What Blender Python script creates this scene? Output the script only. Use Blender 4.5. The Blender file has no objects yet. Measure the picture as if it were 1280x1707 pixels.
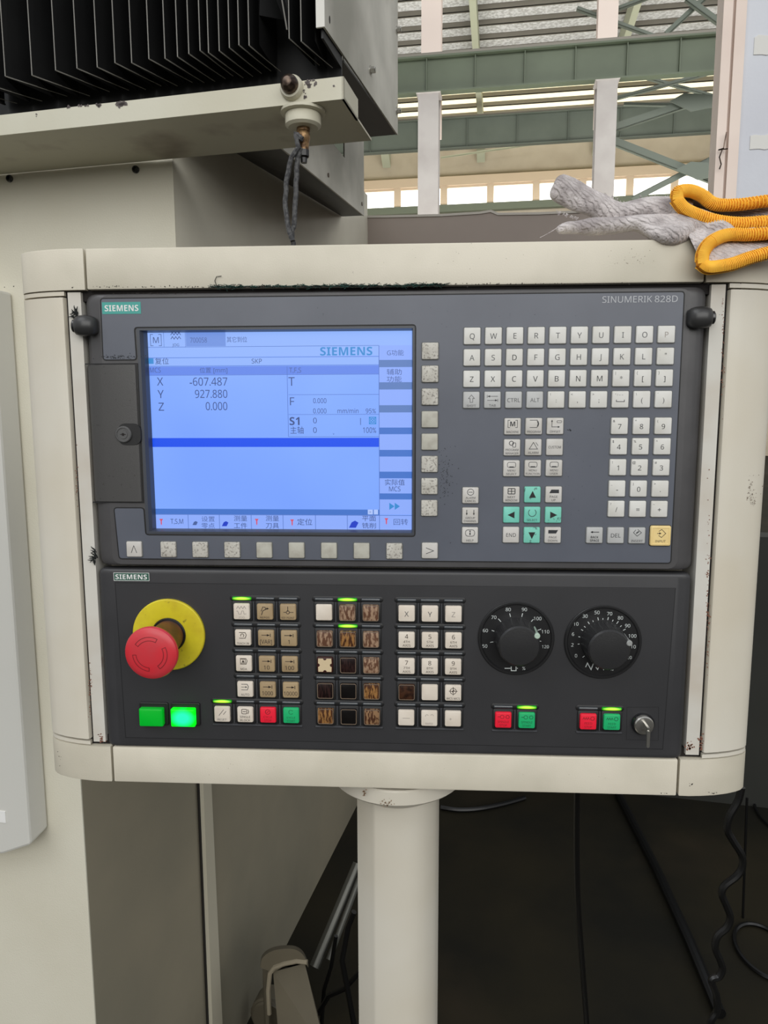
import bpy, bmesh, math, random
from mathutils import Vector, Matrix
random.seed(7)
PI = math.pi
SC = bpy.context.scene

# ------------------------------------------------------------------ camera, world, lights, exposure
F_PX = 1200.0
CAM = Vector((0.02727, -0.56898, 1.38 + 0.12286))
YAW, PITCH, ROLL = 0.054619, -0.131914, -0.002679
HSEAM = 1.38                                    # height of the seam between the two control panels


def cam_axes():
    cy, sy, cp, sp = math.cos(YAW), math.sin(YAW), math.cos(PITCH), math.sin(PITCH)
    r = Vector((1, 0, 0)); f = Vector((0, cp, sp)); u = Vector((0, -sp, cp))
    def rz(v): return Vector((cy * v.x - sy * v.y, sy * v.x + cy * v.y, v.z))
    r, f, u = rz(r), rz(f), rz(u)
    cr, sr = math.cos(ROLL), math.sin(ROLL)
    return r * cr + u * sr, u * cr - r * sr, f


RGT, UPV, FWD = cam_axes()
cd = bpy.data.cameras.new('camera'); co = bpy.data.objects.new('camera', cd)
SC.collection.objects.link(co)
m3 = Matrix((RGT, UPV, -FWD)).transposed()
co.matrix_world = Matrix.Translation(CAM) @ m3.to_4x4()
cd.sensor_fit = 'VERTICAL'; cd.sensor_height = 36.0; cd.lens = 36.0 * F_PX / 1707.0
cd.clip_start = 0.02; cd.clip_end = 200
SC.camera = co

w = bpy.data.worlds.new('hall_ambience'); SC.world = w; w.use_nodes = True
nt = w.node_tree; bg = nt.nodes['Background']
tc = nt.nodes.new('ShaderNodeTexCoord'); sx = nt.nodes.new('ShaderNodeSeparateXYZ')
rp = nt.nodes.new('ShaderNodeValToRGB'); mr = nt.nodes.new('ShaderNodeMapRange')
nt.links.new(tc.outputs['Generated'], sx.inputs[0]); nt.links.new(sx.outputs['Z'], mr.inputs['Value'])
mr.inputs['From Min'].default_value = -1; mr.inputs['From Max'].default_value = 1
nt.links.new(mr.outputs[0], rp.inputs[0])
e = rp.color_ramp.elements
e[0].position = 0.42; e[0].color = (0.035, 0.033, 0.030, 1)
e[1].position = 0.72; e[1].color = (0.62, 0.64, 0.67, 1)
e2 = e.new(0.52); e2.color = (0.44, 0.44, 0.43, 1)
nt.links.new(rp.outputs[0], bg.inputs['Color']); bg.inputs['Strength'].default_value = 1.0


def area(name, loc, target, sx_, sy_, power, col=(1, 1, 1)):
    l = bpy.data.lights.new(name, 'AREA'); l.shape = 'RECTANGLE'; l.size = sx_; l.size_y = sy_
    l.energy = power; l.color = col
    o = bpy.data.objects.new(name, l); SC.collection.objects.link(o); o.location = loc
    d = Vector(target) - Vector(loc); o.rotation_euler = d.to_track_quat('-Z', 'Y').to_euler()
    return o


area('fill_behind_camera', (1.2, -5.8, 3.8), (0, 0, 1.5), 9.0, 3.6, 275, (1.0, 0.985, 0.95))  # added broad fill behind the camera, for front faces and panel reflections
area('fill_above_left', (-2.2, -2.6, 5.2), (0, 0.3, 1.4), 3.5, 2.5, 60, (0.97, 0.985, 1.0))  # added weak fill from above left, softens the front light
area('roof_fill_from_below', (2, 17, 1.0), (2, 24, 12.0), 22, 10, 3400, (1.0, 0.97, 0.92))  # added lamp hidden behind the partition, facing up to brighten the roof

area('girder_fill', (4, 4.5, 11.5), (4, 18, 8.0), 14, 4, 1300, (1.0, 0.98, 0.95))  # added lamp out of view, brightens the near girder and columns

SC.view_settings.view_transform = 'Standard'; SC.view_settings.look = 'None'
SC.view_settings.exposure = 0.0; SC.view_settings.gamma = 1.0; SC.view_settings.use_curve_mapping = False

# ------------------------------------------------------------------ frames


class Frame:
    """mm coordinates of one set of parallel things -> world metres"""
    def __init__(s, origin, deg, k=1.0):
        s.m = Matrix.Translation(origin) @ Matrix.Rotation(math.radians(deg), 4, 'Z') @ Matrix.Scale(0.001 * k, 4)
        s.i = s.m.inverted(); s.deg = deg
        s.o = s.i @ CAM

    def w(s, v): return s.m @ Vector(v)

    def px(s, u, v, y=None, x=None, z=None):
        """the place on a plane of this frame which the photograph's pixel shows"""
        d = RGT * ((u - 640) / F_PX) - UPV * ((v - 853.5) / F_PX) + FWD
        d = s.i.to_3x3() @ d
        if y is not None: t = (y - s.o.y) / d.y
        elif x is not None: t = (x - s.o.x) / d.x
        else: t = (z - s.o.z) / d.z
        return s.o + d * t


P = Frame(Vector((0, 0, HSEAM)), 0)                          # the control pendant
M = Frame(Vector((CAM.x, CAM.y, 0)), -10, 0.84)                    # the machine tool
H = Frame(Vector((CAM.x, CAM.y, 0)), -6)                     # the factory hall
HC = CAM.z * 1000                                            # camera height in mm

# ------------------------------------------------------------------ materials


def lin(c):
    out = []
    for x in c[:3]:
        x = x / 255.0
        out.append(x / 12.92 if x <= 0.04045 else ((x + 0.055) / 1.055) ** 2.4)
    return tuple(out) + (1.0,)


MATS = {}


def mat(name, rgb, rough=0.5, metal=0.0, var=None, bump=None, spots=None, coat=0.0, emit=None, spec=0.5, stretch=None, var2=None):
    if name in MATS: return MATS[name]
    m = bpy.data.materials.new(name); m.use_nodes = True
    n = m.node_tree; b = n.nodes['Principled BSDF']
    b.inputs['Base Color'].default_value = lin(rgb); b.inputs['Roughness'].default_value = rough
    b.inputs['Metallic'].default_value = metal; b.inputs['Coat Weight'].default_value = coat
    b.inputs['Specular IOR Level'].default_value = spec
    tcn = n.nodes.new('ShaderNodeTexCoord'); oi = n.nodes.new('ShaderNodeObjectInfo'); va = n.nodes.new('ShaderNodeVectorMath')
    va.operation = 'ADD'; n.links.new(tcn.outputs['Object'], va.inputs[0]); n.links.new(oi.outputs['Location'], va.inputs[1]); vec = va.outputs[0]
    if stretch:
        mp = n.nodes.new('ShaderNodeMapping'); mp.inputs['Scale'].default_value = stretch
        n.links.new(vec, mp.inputs[0]); vec = mp.outputs[0]
    col = None

    def noise(scale, detail=4):
        t = n.nodes.new('ShaderNodeTexNoise'); t.inputs['Scale'].default_value = scale
        t.inputs['Detail'].default_value = detail; n.links.new(vec, t.inputs['Vector']); return t.outputs['Fac']

    def mixin(col, rgb2, scale, lo, hi, amt=1.0, detail=4):
        r = n.nodes.new('ShaderNodeMapRange'); r.inputs['From Min'].default_value = lo; r.inputs['From Max'].default_value = hi
        r.inputs['To Max'].default_value = amt
        n.links.new(noise(scale, detail), r.inputs['Value'])
        mx = n.nodes.new('ShaderNodeMix'); mx.data_type = 'RGBA'
        n.links.new(r.outputs[0], mx.inputs['Factor'])
        if col is None: mx.inputs['A'].default_value = lin(rgb)
        else: n.links.new(col, mx.inputs['A'])
        mx.inputs['B'].default_value = lin(rgb2)
        return mx.outputs['Result']
    if var: col = mixin(col, *var)
    if var2: col = mixin(col, *var2)
    if spots: col = mixin(col, *spots)
    if col is not None: n.links.new(col, b.inputs['Base Color'])
    if bump:
        bp = n.nodes.new('ShaderNodeBump'); bp.inputs['Strength'].default_value = bump[1]
        bp.inputs['Distance'].default_value = bump[2] if len(bump) > 2 else 0.0005
        n.links.new(noise(bump[0], 3), bp.inputs['Height']); n.links.new(bp.outputs[0], b.inputs['Normal'])
    if emit:
        b.inputs['Emission Color'].default_value = lin(emit[0]); b.inputs['Emission Strength'].default_value = emit[1]
    MATS[name] = m
    return m


def lamp_mat(name, centre, edge, strength, r=1.0):
    """a lens lit from behind by one diode: brightest at its middle"""
    m = mat(name, edge, 0.3)
    n = m.node_tree; b = n.nodes['Principled BSDF']
    tcn = n.nodes.new('ShaderNodeTexCoord'); mp = n.nodes.new('ShaderNodeMapping')
    mp.inputs['Location'].default_value = (-1.0 * r, -1.0 * r, -1.0 * r); mp.inputs['Scale'].default_value = (2 * r, 2 * r, 2 * r)
    g = n.nodes.new('ShaderNodeTexGradient'); g.gradient_type = 'SPHERICAL'
    sep = n.nodes.new('ShaderNodeSeparateXYZ'); cmb = n.nodes.new('ShaderNodeCombineXYZ')
    n.links.new(tcn.outputs['Generated'], mp.inputs[0]); n.links.new(mp.outputs[0], sep.inputs[0])
    n.links.new(sep.outputs['X'], cmb.inputs['X']); n.links.new(sep.outputs['Z'], cmb.inputs['Z'])
    n.links.new(cmb.outputs[0], g.inputs[0])
    cr = n.nodes.new('ShaderNodeValToRGB'); cr.color_ramp.elements[0].color = lin(edge); cr.color_ramp.elements[1].color = lin(centre)
    cr.color_ramp.elements[0].position = 0.05; cr.color_ramp.elements[1].position = 0.6
    n.links.new(g.outputs['Fac'], cr.inputs[0]); n.links.new(cr.outputs[0], b.inputs['Emission Color'])
    b.inputs['Emission Strength'].default_value = strength
    return m


cream = mat('cream_powder_coat', (217, 210, 193), 0.5, var=((194, 188, 170), 9, .4, .7), bump=(900, .25, .0004), spots=((110, 98, 84), 60, .74, .78))
cream_side = mat('cream_side_profile_coat', (206, 198, 180), 0.42, var=((216, 212, 200), 7, .35, .7), bump=(700, .15, .0003), spots=((120, 100, 84), 40, .77, .8))
strip_m = mat('pale_strip_paint', (205, 202, 193), 0.55, var=((190, 180, 165), 12, .45, .7), spots=((150, 105, 90), 22, .68, .76))
grime = mat('black_joint_grime', (22, 17, 15), 0.8)
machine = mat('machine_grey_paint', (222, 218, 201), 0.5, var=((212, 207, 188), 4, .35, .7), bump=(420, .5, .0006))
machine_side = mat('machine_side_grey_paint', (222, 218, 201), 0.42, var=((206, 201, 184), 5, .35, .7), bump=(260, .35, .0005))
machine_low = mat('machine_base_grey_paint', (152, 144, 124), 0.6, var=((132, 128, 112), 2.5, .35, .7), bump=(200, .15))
steel_sheet = mat('grey_sheet_steel', (226, 223, 212), 0.45, 0.1, var=((155, 153, 142), 6, .3, .7), bump=(300, .08))
dark_sheet = mat('dark_grey_sheet', (70, 70, 68), 0.5, 0.1, var=((54, 54, 52), 5, .4, .7))  # plain dark grey sheet for the guard underside
bellow_m = mat('black_bellows_cloth', (13, 13, 14), 0.55, var=((22, 23, 23), 14, .4, .8))
bellow_edge = mat('bellows_welt', (120, 118, 112), 0.5)
bracket_m = mat('bracket_cream_paint', (205, 202, 184), 0.45, var=((192, 187, 166), 5, .4, .7), spots=((82, 74, 70), 17, .70, .72), bump=(300, .2))
ppu_m = mat('charcoal_panel_plastic', (76, 75, 76), 0.36, bump=(1500, .25, .0002), var=((68, 67, 68), 30, .4, .7))
film_m = mat('blue_grey_front_film', (94, 98, 108), 0.33, var=((86, 90, 100), 14, .35, .7), spots=((34, 34, 38), 130, .76, .79), bump=(1800, .15, .0001))
mcp_m = mat('dark_panel_plastic', (56, 56, 58), 0.42, bump=(1500, .2, .0002), var=((50, 50, 52), 20, .4, .7))
groove_m = mat('black_groove', (10, 10, 12), 0.6)
black_gloss = mat('black_gloss_plastic', (26, 27, 29), 0.22, coat=.4)
black_mat = mat('black_matt_plastic', (22, 22, 23), 0.5)
key_m = mat('pale_key_plastic', (214, 213, 208), 0.45, var=((204, 202, 194), 50, .4, .7))
key_grey = mat('grey_key_plastic', (184, 185, 184), 0.45, var=((174, 174, 172), 60, .4, .7))
key_fn = mat('light_grey_key_plastic', (200, 197, 192), 0.45, var=((186, 182, 174), 60, .4, .7))
key_worn = mat('worn_speckled_key_plastic', (196, 193, 184), 0.55, var=((176, 172, 162), 80, .4, .7), spots=((112, 106, 98), 620, .53, .66, .75, 2))
key_worn2 = mat('dulled_key_plastic', (182, 180, 168), 0.5, var=((166, 162, 150), 140, .45, .7))
key_teal = mat('teal_key_plastic', (120, 205, 186), 0.45, var=((104, 190, 170), 90, .4, .7))
key_teal_worn = mat('scuffed_teal_key_plastic', (120, 200, 180), 0.5, spots=((70, 112, 104), 260, .60, .66, .8, 2))
key_yellow = mat('pale_yellow_key_plastic', (238, 214, 150), 0.45, var=((226, 196, 130), 60, .4, .7))
key_warm = mat('warm_white_key_plastic', (222, 212, 198), 0.4, var=((212, 200, 184), 60, .4, .7))
key_tan = mat('tan_key_plastic', (168, 146, 112), 0.4, var=((152, 130, 98), 60, .4, .7))
key_brown = [mat('stained_brown_key_%s' % s, c1, 0.25, var=(c2, sc_, .44, .54), coat=.5, stretch=st) for s, c1, c2, sc_, st in
             (('pale', (158, 130, 106), (96, 66, 50), 300, (1.6, 1, .6)), ('mid', (140, 108, 78), (72, 44, 30), 330, (1.6, 1, .6)),
              ('dark', (44, 26, 24), (20, 9, 9), 340, (2.2, 1, .4)), ('amber', (150, 108, 62), (70, 42, 26), 300, (1.8, 1, .5)))]
key_black = mat('blank_black_key', (14, 12, 12), 0.2, coat=.5)
key_red = mat('red_key_plastic', (236, 34, 58), 0.35)
key_green = mat('green_key_plastic', (32, 176, 108), 0.35)
ink = mat('dark_ink', (40, 42, 46), 0.6)
ink_grey = mat('worn_grey_ink', (84, 84, 86), 0.6)
ink_faint = mat('rubbed_off_ink', (158, 150, 142), 0.6)
ink_brown = mat('brown_black_ink', (54, 44, 38), 0.6)
ink_red = mat('dark_red_ink', (130, 20, 30), 0.6)
ink_green = mat('dark_green_ink', (14, 96, 64), 0.6)
white_ink = mat('white_print', (225, 226, 224), 0.5)
silver_ink = mat('silver_print', (176, 178, 182), 0.45)
teal_badge = mat('teal_badge', (64, 158, 148), 0.4)
green_badge = mat('dark_green_badge', (52, 92, 78), 0.4)
yellow_m = mat('dirty_yellow_plastic', (214, 200, 40), 0.5, var=((196, 176, 36), 60, .4, .7), spots=((120, 104, 40), 170, .66, .76))
red_m = mat('faded_red_plastic', (206, 48, 58), 0.36, var=((196, 58, 66), 60, .4, .7))
red_dark = mat('dark_red_engraving', (120, 20, 28), 0.6)
stem_m = mat('grimy_brown_stem', (112, 66, 40), 0.45, var=((84, 52, 32), 80, .4, .6))
chrome = mat('worn_chrome', (190, 188, 182), 0.25, 0.9)
brass = mat('dull_brass', (150, 120, 84), 0.4, 0.7, var=((84, 62, 44), 200, .4, .6))
rust_metal = mat('greasy_steel', (96, 82, 72), 0.3, 0.8, var=((50, 40, 36), 120, .4, .6))
knit = mat('grey_white_cotton_knit', (206, 199, 197), 0.95, var=((162, 154, 153), 70, .4, .65))
n_ = knit.node_tree; b_ = n_.nodes['Principled BSDF']; wv_ = n_.nodes.new('ShaderNodeTexWave'); tcn = n_.nodes.new('ShaderNodeTexCoord'); bp_ = n_.nodes.new('ShaderNodeBump')
wv_.bands_direction = 'DIAGONAL'; wv_.inputs['Scale'].default_value = 130; wv_.inputs['Distortion'].default_value = 5; wv_.inputs['Detail Scale'].default_value = 2
n_.links.new(tcn.outputs['Object'], wv_.inputs[0]); n_.links.new(wv_.outputs['Fac'], bp_.inputs['Height']); bp_.inputs['Distance'].default_value = .0008; bp_.inputs['Strength'].default_value = .9; n_.links.new(bp_.outputs[0], b_.inputs['Normal'])
orange_m = mat('orange_elastic_hem', (240, 164, 24), 0.8, var=((214, 128, 14), 420, .4, .6), bump=(700, .9, .0012))
rubber = mat('black_rubber', (12, 12, 12), 0.35)
rope_m = mat('grey_wire_cord', (86, 86, 86), 0.7, bump=(900, .9, .001), var=((58, 58, 60), 300, .45, .55))
floor_m = mat('oily_dark_concrete', (38, 34, 22), 0.85, var=((24, 23, 17), 2.2, .35, .65), var2=((52, 44, 32), 1.3, .55, .75), spec=.2, bump=(40, .3, .002))
part_m = mat('brown_grey_sheet', (150, 138, 128), 0.6, var=((140, 128, 120), 3, .4, .7))
pole_m = mat('pedestal_cream_paint', (208, 203, 190), 0.4, var=((198, 190, 172), 5, .4, .7), spots=((122, 108, 90), 26, .73, .76), bump=(300, .08))


# ------------------------------------------------------------------ geometry builder (frame millimetres)
TXT = {}


def sans(s, bold):
    """the plain (or bold) sans-serif letters of the built-in font set"""
    up, lo, dg_ = (0x1D5D4, 0x1D5EE, 0x1D7EC) if bold >= .02 else (0x1D5A0, 0x1D5BA, 0x1D7E2)
    out = ''
    for c in s:
        if 'A' <= c <= 'Z': out += chr(up + ord(c) - 65)
        elif 'a' <= c <= 'z': out += chr(lo + ord(c) - 97)
        elif '0' <= c <= '9': out += chr(dg_ + ord(c) - 48)
        else: out += c
    return out


def text_mesh(s, bold=0.0):
    s = sans(s, bold); bold = 0.0
    k = (s, bold)
    if k not in TXT:
        c = bpy.data.curves.new('txt', 'FONT'); c.body = s; c.resolution_u = 3; c.offset = bold
        o = bpy.data.objects.new('txt', c); SC.collection.objects.link(o)
        dg = bpy.context.evaluated_depsgraph_get(); dg.update()
        me = bpy.data.meshes.new_from_object(o.evaluated_get(dg))
        vs = [(v.co.x, v.co.y) for v in me.vertices]; fs = [tuple(p.vertices) for p in me.polygons]
        bpy.data.objects.remove(o); bpy.data.curves.remove(c); bpy.data.meshes.remove(me)
        TXT[k] = (vs, fs)
    return TXT[k]


def rr(cx, cz, w_, h_, r, n=4):
    r = min(r, w_ / 2 - 1e-4, h_ / 2 - 1e-4); out = []
    for qx, qz, a0 in ((1, 1, 0), (-1, 1, 90), (-1, -1, 180), (1, -1, 270)):
        for i in range(n + 1):
            a = math.radians(a0 + 90 * i / n)
            out.append((cx + qx * (w_ / 2 - r) + r * math.cos(a), cz + qz * (h_ / 2 - r) + r * math.sin(a)))
    return out


def smooth_path(pts, n=8):
    pts = [Vector(p) for p in pts]; out = []
    for i in range(len(pts) - 1):
        p0, p1, p2, p3 = pts[max(i - 1, 0)], pts[i], pts[i + 1], pts[min(i + 2, len(pts) - 1)]
        for k in range(n):
            t = k / n
            out.append(.5 * ((2 * p1) + (p2 - p0) * t + (2 * p0 - 5 * p1 + 4 * p2 - p3) * t * t + (3 * p1 - p0 - 3 * p2 + p3) * t ** 3))
    out.append(pts[-1]); return out


class G:
    def __init__(s): s.v = []; s.f = []; s.mi = []; s.cur = 0

    def mt(s, i): s.cur = i; return s

    def add(s, vs, fs):
        b = len(s.v); s.v += [Vector(v) for v in vs]
        for f in fs: s.f.append(tuple(b + i for i in f)); s.mi.append(s.cur)
        return s

    def box(s, x0, x1, y0, y1, z0, z1):
        return s.add([(x, y, z) for x in (x0, x1) for y in (y0, y1) for z in (z0, z1)],
                     [(0, 1, 3, 2), (4, 6, 7, 5), (0, 4, 5, 1), (2, 3, 7, 6), (0, 2, 6, 4), (1, 5, 7, 3)])

    def hexa(s, a, b):
        """a prism between two matching rings of points"""
        n = len(a)
        return s.add(list(a) + list(b), [tuple(range(n)), tuple(range(2 * n - 1, n - 1, -1))] + [(i, (i + 1) % n, n + (i + 1) % n, n + i) for i in range(n)])

    def loft(s, loops, cap0=True, cap1=True, closed=True):
        n = len(loops[0]); vs = [p for l in loops for p in l]; fs = []
        for k in range(len(loops) - 1):
            for i in range(n if closed else n - 1):
                j = (i + 1) % n
                fs.append((k * n + i, k * n + j, (k + 1) * n + j, (k + 1) * n + i))
        if cap0: fs.append(tuple(range(n)))
        if cap1: fs.append(tuple(range((len(loops) - 1) * n, len(loops) * n))[::-1])
        return s.add(vs, fs)

    def pillow(s, cx, cz, w_, h_, r, steps, n=4):
        """rounded slab; steps = [(y, inset)] from the back to the front"""
        return s.loft([[(x, y, z) for x, z in rr(cx, cz, w_ - 2 * i, h_ - 2 * i, max(r - i, .05), n)] for y, i in steps])

    def lathe(s, cx, cz, prof, seg=32, cap0=True, cap1=True):
        return s.loft([[(cx + r * math.cos(2 * PI * k / seg), y, cz + r * math.sin(2 * PI * k / seg)) for k in range(seg)] for r, y in prof], cap0, cap1)

    def lathe_z(s, cx, cy, prof, seg=32):
        return s.loft([[(cx + r * math.cos(2 * PI * k / seg), cy + r * math.sin(2 * PI * k / seg), z) for k in range(seg)] for r, z in prof])

    def plate(s, outer, holes=(), y0=0, y1=1):
        bm = bmesh.new(); loops = [outer] + list(holes); es = []
        for l in loops:
            vv = [bm.verts.new((x, 0, z)) for x, z in l]
            es += [bm.edges.new((vv[i], vv[(i + 1) % len(vv)])) for i in range(len(vv))]
        bmesh.ops.triangle_fill(bm, use_beauty=True, edges=es)
        bm.verts.index_update()
        vs = [tuple(v.co) for v in bm.verts]; fs = [tuple(v.index for v in f.verts) for f in bm.faces]; bm.free()
        n = len(vs)
        s.add([(x, y0, z) for x, _, z in vs] + [(x, y1, z) for x, _, z in vs], fs + [tuple(n + i for i in f[::-1]) for f in fs])
        b = len(s.v) - 2 * n; k = 0
        for l in loops:
            m_ = len(l)
            for i in range(m_):
                j = (i + 1) % m_
                s.f.append((b + k + i, b + k + j, b + n + k + j, b + n + k + i)); s.mi.append(s.cur)
            k += m_
        return s

    def ribbon(s, pts, w_, y0, y1=None, closed=False):
        """a line of width w drawn in a plane y = const"""
        pts = [Vector((p[0], p[1])) for p in pts]; n = len(pts); L = []; Rr = []
        for i in range(n):
            a = pts[i - 1] if (i > 0 or closed) else pts[i]; b = pts[(i + 1) % n] if (i < n - 1 or closed) else pts[i]
            d1 = (pts[i] - a); d2 = (b - pts[i])
            d1 = d1.normalized() if d1.length > 1e-9 else d2.normalized(); d2 = d2.normalized() if d2.length > 1e-9 else d1
            nn = Vector((-(d1 + d2).y, (d1 + d2).x))
            nn = nn.normalized() if nn.length > 1e-6 else Vector((-d1.y, d1.x))
            c = max(.4, nn.dot(Vector((-d1.y, d1.x))))
            L.append(pts[i] + nn * w_ / 2 / c); Rr.append(pts[i] - nn * w_ / 2 / c)
        m_ = n if closed else n - 1
        if y1 is None:
            return s.add([(p.x, y0, p.y) for p in L] + [(p.x, y0, p.y) for p in Rr], [(i, (i + 1) % n, n + (i + 1) % n, n + i) for i in range(m_)])
        loops = [[(L[i].x, y0, L[i].y), (Rr[i].x, y0, Rr[i].y), (Rr[i].x, y1, Rr[i].y), (L[i].x, y1, L[i].y)] for i in range(n)]
        if closed: loops.append(loops[0])
        return s.loft(loops, not closed, not closed)

    def poly(s, pts, y): return s.add([(x, y, z) for x, z in pts], [tuple(range(len(pts)))])

    def disc(s, cx, cz, r, y, n=12): return s.poly([(cx + r * math.cos(2 * PI * i / n), cz + r * math.sin(2 * PI * i / n)) for i in range(n)], y)

    def circ(s, cx, cz, r, w_, y, a0=0, a1=360, n=18):
        cl = abs(a1 - a0) >= 359.9; k = n if cl else n + 1
        return s.ribbon([(cx + r * math.cos(math.radians(a0 + (a1 - a0) * i / n)), cz + r * math.sin(math.radians(a0 + (a1 - a0) * i / n))) for i in range(k)], w_, y, closed=cl)

    def text(s, t, x, z, h, y, bold=0.0, width=None, align='c'):
        if not t.strip(): return s
        cap = 0.7
        vs, fs = text_mesh(t, bold)
        if not vs: return s
        x0 = min(v[0] for v in vs); x1 = max(v[0] for v in vs)
        cjk = any(ord(c) > 0x2E00 for c in t)
        ky = h / (0.92 if cjk else 0.715)
        kx = ky if width is None else width / (x1 - x0)
        off = -(x0 + x1) / 2 if align == 'c' else (-x0 if align == 'l' else -x1)
        base = -0.38 if cjk else -0.357
        return s.add([(x + (vx + off) * kx, y, z + (vz + base) * ky) for vx, vz in vs], fs)

    def tube(s, pts, r, seg=8, cap=True):
        pts = [Vector(p) for p in pts]; n = len(pts); rs = r if isinstance(r, (list, tuple)) else [r] * n
        t = (pts[1] - pts[0]).normalized(); a = t.orthogonal().normalized(); loops = []
        for i in range(n):
            t2 = (pts[min(i + 1, n - 1)] - pts[max(i - 1, 0)]).normalized()
            a = (a - t2 * a.dot(t2)).normalized(); b = t2.cross(a)
            loops.append([pts[i] + (a * math.cos(2 * PI * k / seg) + b * math.sin(2 * PI * k / seg)) * rs[i] for k in range(seg)])
        return s.loft(loops, cap, cap)

    def sweep(s, path, ab, up, seg=16, cap=True, bend=0.0):
        """ellipses (a across, b up) along a path"""
        pts = [Vector(p) for p in path]; n = len(pts); loops = []; up = Vector(up)
        for i in range(n):
            t2 = (pts[min(i + 1, n - 1)] - pts[max(i - 1, 0)]).normalized()
            u = (up - t2 * up.dot(t2)).normalized(); side = t2.cross(u)
            a, b = ab[i]
            loops.append([pts[i] + side * math.cos(2 * PI * k / seg) * a + u * math.sin(2 * PI * k / seg) * b for k in range(seg)])
        return s.loft(loops, cap, cap)

    def build(s, name, mats, parent=None, fr=P, smooth=30, recalc=True):
        ws = [fr.w(v) for v in s.v]
        base = Matrix.Identity(4)
        if parent is not None: inv = WM[parent.name].inverted(); ws = [inv @ v for v in ws]; off = Vector((0, 0, 0))
        else:
            mn = Vector([min(v[i] for v in ws) for i in range(3)]); mx = Vector([max(v[i] for v in ws) for i in range(3)])
            off = Vector(((mn.x + mx.x) / 2, (mn.y + mx.y) / 2, mn.z)); ws = [v - off for v in ws]
        me = bpy.data.meshes.new(name); me.from_pydata([tuple(v) for v in ws], [], s.f)
        for m_ in (mats if isinstance(mats, (list, tuple)) else [mats]): me.materials.append(m_)
        me.polygons.foreach_set('material_index', s.mi)
        if recalc:
            bm = bmesh.new(); bm.from_mesh(me); bmesh.ops.recalc_face_normals(bm, faces=bm.faces); bm.to_mesh(me); bm.free()
        if smooth:
            me.shade_smooth(); me.set_sharp_from_angle(angle=math.radians(smooth))
        o = bpy.data.objects.new(name, me); SC.collection.objects.link(o)
        o.location = off
        if parent is not None: o.parent = parent; WM[o.name] = WM[parent.name] @ Matrix.Translation(off)
        else: WM[o.name] = Matrix.Translation(off)
        return o


WM = {}


def thing(name, label, cat, loc, group=None, deg=0):
    o = bpy.data.objects.new(name, None); SC.collection.objects.link(o); o.empty_display_size = .05
    o.location = loc; o.rotation_euler = (0, 0, math.radians(deg))
    WM[o.name] = Matrix.Translation(Vector(loc)) @ Matrix.Rotation(math.radians(deg), 4, 'Z')
    o['label'] = label; o['category'] = cat
    if group: o['group'] = group
    return o


def tag(o, label, cat, group=None):
    o['label'] = label; o['category'] = cat
    if group: o['group'] = group
    return o


def struct(o, label=None):
    o['kind'] = 'structure'
    if label: o['label'] = label
    return o


def inst(name, me, parent, x, y, z, material=None):
    """a part that shares its mesh with its like, set at pendant millimetres"""
    o = bpy.data.objects.new(name, me); SC.collection.objects.link(o); o.parent = parent
    l = WM[parent.name].inverted() @ P.w((x, y, z)); o.location = l
    WM[o.name] = WM[parent.name] @ Matrix.Translation(l)
    if material is not None:
        o.material_slots[0].link = 'OBJECT'; o.material_slots[0].material = material
    return o


def local_mesh(name, g, mats, smooth=30):
    """mesh in local millimetres, for inst()"""
    me = bpy.data.meshes.new(name); me.from_pydata([tuple(v * 0.001) for v in g.v], [], g.f)
    for m_ in mats: me.materials.append(m_)
    me.polygons.foreach_set('material_index', g.mi)
    bm = bmesh.new(); bm.from_mesh(me); bmesh.ops.recalc_face_normals(bm, faces=bm.faces); bm.to_mesh(me); bm.free()
    me.shade_smooth(); me.set_sharp_from_angle(angle=math.radians(smooth))
    return me


# ================================================================== the hall
# floor
g = G(); g.box(-16000, 12000, -4000, 40000, -40, 0)
struct(g.build('floor', floor_m, fr=H, smooth=0), 'dark oily concrete floor')

wall_in = mat('tan_wall_sheet', (184, 174, 154), 0.7, var=((172, 160, 140), 1.2, .4, .7))
wall_green = mat('green_grey_sill', (104, 112, 96), 0.6)
girder_m = mat('dull_green_girder_paint', (80, 90, 72), 0.6, var=((72, 81, 64), 1, .4, .7))
girder_far = mat('grey_green_far_girder_paint', (88, 96, 86), 0.6, var=((78, 86, 76), 1, .4, .7))
col_up = mat('pink_cream_column_paint', (214, 200, 190), 0.6)
col_low = mat('grey_white_column_paint', (164, 160, 156), 0.6, var=((150, 145, 141), 1.5, .4, .7))
purlin_m = mat('grey_purlin_steel', (118, 114, 104), 0.6)
deck_m = mat('silver_roof_insulation', (225, 226, 224), 0.45, 0.0, var=((186, 186, 182), 12, .4, .6), bump=(30, 1, .01))
rafter_m = mat('pale_green_rafter_paint', (178, 182, 158), 0.6)
brace_m = mat('grey_green_brace_paint', (88, 96, 86), 0.6)
pink_frame = mat('cream_window_frame', (218, 198, 172), 0.6)
glow_roof = mat('daylit_translucent_sheet', (255, 246, 214), 0.5, emit=((255, 244, 205), 1.15))
glow_win = mat('daylit_window_glass', (255, 255, 255), 0.3, emit=((255, 255, 246), 2.2))


def HP(u, v, y): return H.px(u, v, y=y)


def zh(v_at, y, u=900):
    return HP(u, v_at, y).z


YB1, YB2, YW = 16000, 25000, 29000
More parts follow.
